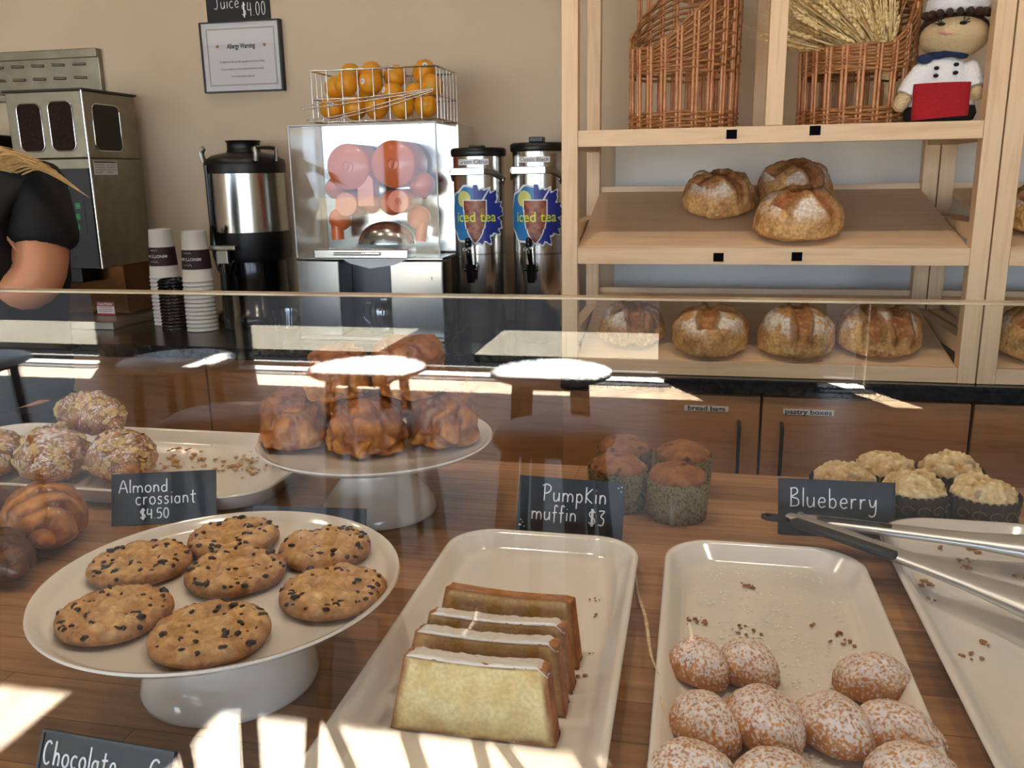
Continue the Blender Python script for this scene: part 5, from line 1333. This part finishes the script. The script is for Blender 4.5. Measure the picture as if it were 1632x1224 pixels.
# louvred steel box on the wall and dark brewer behind the person
lz1, lz0 = at_y(50, 66, 2.50).z, at_y(50, 152, 2.50).z; lxr = at_y(98, 100, 2.50).x
t = thing('louvred_box', 'dull steel louvred box on the wall above and behind the coffee grinder', 'vent box', (lxr, 2.52, lz0))
H_ = lz1-lz0; MB().box((-.62, .16, 0), (0, YW-2.52-.0005, H_)).build('box_shell', GS, t, bevel=.003)
MB().box((-.62, .150, H_-.028), (.0, .1598, H_)).build('top_band', GS, t, bevel=.002)
mb = MB()
for c_ in range(7):
    for r2 in range(3):
        x = -.05-.078*c_; z = H_*.62-.042*r2+.012
        mb.tube([(x-.045, .157, z+.002), (x, .157, z)], .0045, 8)
mb.build('louvres', GS, t, weld=False)
t = thing('coffee_brewer', 'black coffee brewer at the left edge behind the person', 'coffee brewer', (-2.36, 2.36, ZC))
MB().box((-.2, 0, .001), (.2, .30, .09)).build('brewer_base', BLACKP, t, bevel=.006)
MB().box((-.2, .18, .0905), (.2, .30, .42)).build('brewer_column', BLACKP, t, bevel=.006)
MB().box((-.2, 0, .4205), (.2, .30, .60)).build('brewer_head', BLACKG, t, bevel=.01)
MB().lathe([(0, .0905), (.07, .0905), (.085, .13), (.085, .2), (.05, .25), (.055, .26), (0, .26)], 36, c=(0, .09, 0)).build('glass_pot', TUMBL, t)

# ================================================================== wall signs
y = YW-.002
a, b, c, d = at_y(320, 39, y), at_y(447, 30, y), at_y(458, 144, y), at_y(333, 150, y)
x0, x1, z1, z0 = (a.x+d.x)/2, (b.x+c.x)/2, (a.z+b.z)/2, (c.z+d.z)/2
t = thing('framed_notice', 'framed Allergy Warning notice hanging on the wall above the coffee urn', 'framed notice', ((x0+x1)/2, YW-.0005, (z0+z1)/2)); w_, h_ = (x1-x0)/2, (z1-z0)/2
mb = MB()
for q in ((-w_, h_-.004, w_, h_), (-w_, -h_, w_, -h_+.004), (-w_, -h_+.004, -w_+.004, h_-.004), (w_-.006, -h_+.004, w_, h_-.004)): mb.box((q[0], -.022, q[1]), (q[2], 0, q[3]))
mb.build('frame', BLACKP, t)
PP = mat('notice_paper', '#d9d4dc', rough=.6); o = MB().box((-w_+.004, -.016, -h_+.004), (w_-.006, -.010, h_-.004)).build('notice_sheet', PP, t)
mb = MB(); e = .020
for q in ((-w_+e, h_-e-.004, w_-e, h_-e), (-w_+e, -h_+e, w_-e, -h_+e+.004), (-w_+e, -h_+e, -w_+e+.004, h_-e), (w_-e-.004, -h_+e, w_-e, h_-e)): mb.box((q[0], -.0164, q[1]), (q[2], -.0161, q[3]))
mb.build('grey_border', mat('border_grey', '#aaa59f', rough=.7), o)
text('notice_heading', 'Allergy Warning', .020, frame((0, -.0163, h_*.30), (1, 0, 0), (0, 0, 1)), mat('heading_ink', '#2c3b4a', rough=.6), o, xs=.72, bold=.0007)
for i, s in enumerate(['This facility uses: Nuts, soy, dairy, egg, gluten, and coconut products.', 'If you are allergic to any of the products listed above be advised.', 'If you have any question please ask.']):
    text('notice_line', s, .0085, frame((0, -.0163, -.008-.022*i-.006), (1, 0, 0), (0, 0, 1)), INK, o, xs=.66, bold=.0001)
for sx in (-1, 1):
    mb = MB()
    for k, (a0, L) in enumerate(((.3, .012), (.75, .014), (1.2, .010))):
        ang = PI/2+sx*(-.2)+(k-1)*.55*1; mb.ball((sx*.080+.004*math.cos(ang), -.0164, h_*.30-.003+.004*math.sin(ang)), .0055, 2, (1, .08, .42), Matrix.Rotation(-ang, 3, 'Y'))
    mb.build('wheat_emblem', mat('emblem_brown', '#a8713c', rough=.6), o, weld=False)
MB().box((-w_+.004, -.0195, -h_+.004), (w_-.006, -.0185, h_-.004)).build('cover_glass', GLASS, t)
x0, x1 = at_y(331, 20, y).x, at_y(431, 20, y).x; zb = z1+.001
t = thing('juice_price_board', 'black chalkboard on the wall reading Juice with its price', 'sign', (x0, YW-.0005, zb)); W = x1-x0
FJ = frame((0, -.008, 0), (1, 0, 0), (0, 0, 1), (0, -1, 0))
MB().box((0, -.008, 0), (W, 0, .30)).build('sign_board', mat('matt_black', '#0e0e0f', rough=.6), t, bevel=.001)
jz = lambda px, py: (at_y(px, py, y).x-x0, at_y(px, py, y).z-zb)
mb = MB(); u, v = jz(343, 16); chalk(mb, 'Juice', u, v, .036, FJ, .0011, wid=.95, rise=.03); u, v = jz(388, 27); chalk(mb, '$4.00', u, v, .040, FJ, .0011, wid=.72, rise=.02)
mb.build('chalk_writing', CHALKW, t, weld=False)
# ================================================================== the person at the left edge
def skin(name, joints, edges, m, parent, root=0, sub=2):
    me = bpy.data.meshes.new(name); me.from_pydata([tuple(j[0]) for j in joints], edges, []); me.update()
    o = link(name, me, m, parent)
    s = o.modifiers.new('skin', 'SKIN'); s.use_smooth_shade = True
    for i, j in enumerate(joints):
        r = j[1]; d = me.skin_vertices[0].data[i]; d.radius = r if isinstance(r, tuple) else (r, r); d.use_root = (i == root)
    b = o.modifiers.new('sub', 'SUBSURF'); b.levels = sub; b.render_levels = sub
    return o
D0 = 1.89
PS = at_d(20, 700, D0+.02); 
t = thing('person', 'person at the left edge in black short-sleeved shirt with long blonde hair', 'person', (PS.x, PS.y, 0))
def q(px, py, d): return at_d(px, py, d)-Vector((PS.x, PS.y, 0))
SK = mat('skin', cols=['#c98a66', '#d79a76'], scale=9, rough=.5, sss=.15, sssr=(.02, .008, .004))
SHIRT = mat('black_shirt', cols=['#0c0d10', '#131418'], scale=40, rough=.85); TRO = mat('black_trousers', '#101115', rough=.8)
pel = Vector((0, 0, .95)); ch = q(-60, 420, D0-.02); nk = q(-85, 265, D0-.03); hd0 = q(-112, 205, D0-.05)
sr, er = q(66, 314, D0-.02), q(66, 464, D0-.03); wr = q(-165, 478, D0-.10); hr = wr+Vector((-.08, .05, -.01))
sl = nk+(nk-sr)*.75; sl.z = sr.z-.01; el = sl+Vector((-.10, .05, -.27)); wl = el+Vector((.10, .20, -.02))
hip = [Vector((s*.09, 0, .92)) for s in (-1, 1)]; kn = [Vector((s*.095, .01, .49)) for s in (-1, 1)]; an = [Vector((s*.10, 0, .09)) for s in (-1, 1)]
J = [(pel, (.07, .06)), (ch, (.10, .08)), (nk, .055), (hd0, .05), (sr, .068), (er, .062), (wr, .034), (sl, .058), (el, .045), (wl, .032)]
J += [(hip[0], .06), (kn[0], .055), (an[0], .042), (hip[1], .06), (kn[1], .062), (an[1], .042)]
J += [(an[0]+Vector((0, .14, -.055)), .032), (an[1]+Vector((0, .14, -.055)), .032)]
skin('body', J, [(0, 1), (1, 2), (2, 3), (1, 4), (4, 5), (5, 6), (1, 7), (7, 8), (8, 9), (0, 10), (10, 11), (11, 12), (0, 13), (13, 14), (14, 15), (12, 16), (15, 17)], SK, t)
# shirt: torso with sleeves to just above the elbow
se = sr+(er-sr)*.60; ce = sl+(el-sl)*.6
skin('shirt', [(Vector((0, 0, .88)), (.185, .13)), (pel+(ch-pel)*.4+Vector((0, 0, .02)), (.165, .125)), (ch, (.18, .13)), (nk-Vector((0, 0, .035)), .075), (sr+Vector((0, 0, .012)), .082), (sr+(er-sr)*.35, .082), (se, .080), (sl, .075), (ce, .068)],
     [(0, 1), (1, 2), (2, 3), (2, 4), (4, 5), (5, 6), (2, 7), (7, 8)], SHIRT, t)
mb = MB()
mb.rings([[(a*math.cos(2*PI*i/40), b*math.sin(2*PI*i/40), z) for i in range(40)] for a, b, z in ((.172, .120, .99), (.180, .128, .94), (.190, .136, .88), (.192, .136, .82), (.180, .122, .765))])
for k in (0, 1):
    h, e, f_ = hip[k], kn[k], an[k]
    mb.tube([Vector((h.x, 0, .84)), Vector((h.x, 0, .70)), e, (e+f_)/2, Vector((f_.x, f_.y, .05))], [.096, .092, .074, .070, .072], 24)
mb.build('trousers', TRO, t, weld=False)
for k in (0, 1):
    mb = MB(); mb.ball((an[k].x, an[k].y+.06, .045), 1, 3, (.052, .135, .045)); mb.build('shoe', BLACKP, t)
# head turned away, with face towards the back counter
hc = hd0+Vector((-.01, .0, .10))
def hf(d):
    P = Vector((d.x*.075, d.y*.095, d.z*.115)); 
    if d.z < 0: P.x *= 1-.25*d.z*d.z; P.y += .012*-d.z
    nsx = math.exp(-((d.x/.14)**2+((d.z+.1)/.2)**2)); P.y += (.022*nsx if d.y > 0 else 0)
    for s in (-1, 1): P.y -= (.008*math.exp(-(((d.x-s*.35)/.16)**2+((d.z-.08)/.12)**2)) if d.y > 0 else 0)
    c = lin('#d29a78')
    if d.y > .5 and abs(d.z+.48) < .05 and abs(d.x) < .3: c = lin('#a4524c')
    if d.y > .5 and abs(d.z-.06) < .06 and .22 < abs(d.x) < .5: c = lin('#3a2a22')
    return P, c
o = colored('head', mat('face_skin', attr=True, rough=.5), hf, 5, t); o.location = hc
for s in (-1, 1):
    mb = MB(); mb.ball((s*.076, 0, 0), .02, 3, (.35, .6, 1)); o = mb.build('ear', SK, t); o.location = hc
# hair: cap and strands sweeping over the right shoulder
HAIR = mat('blonde_hair', cols=['#8a6a3e', '#c8a46a', '#a98450', '#dcc08a'], scale=50, stretch=(1, 6, 6), rough=.4)
mb = MB(); mb.ball((0, 0, 0), 1, 4, (.088, .105, .118)); o = mb.build('hair', HAIR, t); o.location = hc+Vector((0, -.022, .022))
rnd = random.Random(4); mb = MB()
for i in range(170):
    k = rnd.random(); j = rnd.gauss(0, 1); sp = rnd.random()
    a = hc+Vector((rnd.uniform(-.03, .07), -.09+rnd.uniform(-.02, .02), rnd.uniform(-.05, .04)))
    b = q(-30+10*j, 248+9*j, D0-.115+.01*j); c = q(30+14*j, 252+8*j, D0-.115+.008*rnd.gauss(0, 1))
    e = q(62+70*k+6*j, 262+46*k**1.4+7*j*(1-.4*k), D0-.115+.012*rnd.gauss(0, 1))
    P = catmull([a, b, c, e], 6); n = len(P)
    mb.tube(P, [.0019*(1-.75*(x/(n-1))**2) for x in range(n)], 4)
o = mb.build('hair_strands', HAIR, t, weld=False); o['kind'] = 'stuff'
# hands: palm with five bent fingers, resting towards the machine
def hand(w0, el0, parent, sgn_):
    d = (w0-el0).normalized(); up = Vector((0, 0, 1)); sd_ = d.cross(up).normalized()*sgn_; up = sd_.cross(d)*sgn_
    J = [(w0-d*.03, (.030, .026)), (w0+d*.02, (.030, .020)), (w0+d*.06, (.036, .016)), (w0+d*.085, (.034, .013))]; Ed = [(0, 1), (1, 2), (2, 3)]
    skin('hand', J, Ed, SK, parent)
    for i, (off, L) in enumerate(((-.027, .068), (-.009, .076), (.009, .071), (.026, .055))):
        b = w0+d*.075+sd_*off; skin('finger', [(b, .010), (b+d*L*.45+up*.004, .0095), (b+d*L*.75-up*.010, .0088), (b+d*L*.92-up*.026, .0075)], [(0, 1), (1, 2), (2, 3)], SK, parent)
    b = w0+d*.015-sd_*.026; skin('thumb', [(b, .012), (b+d*.03-sd_*.02, .0105), (b+d*.058-sd_*.026-up*.008, .0085)], [(0, 1), (1, 2)], SK, parent)
hand(wr, er, t, 1); hand(wl, el, t, -1)
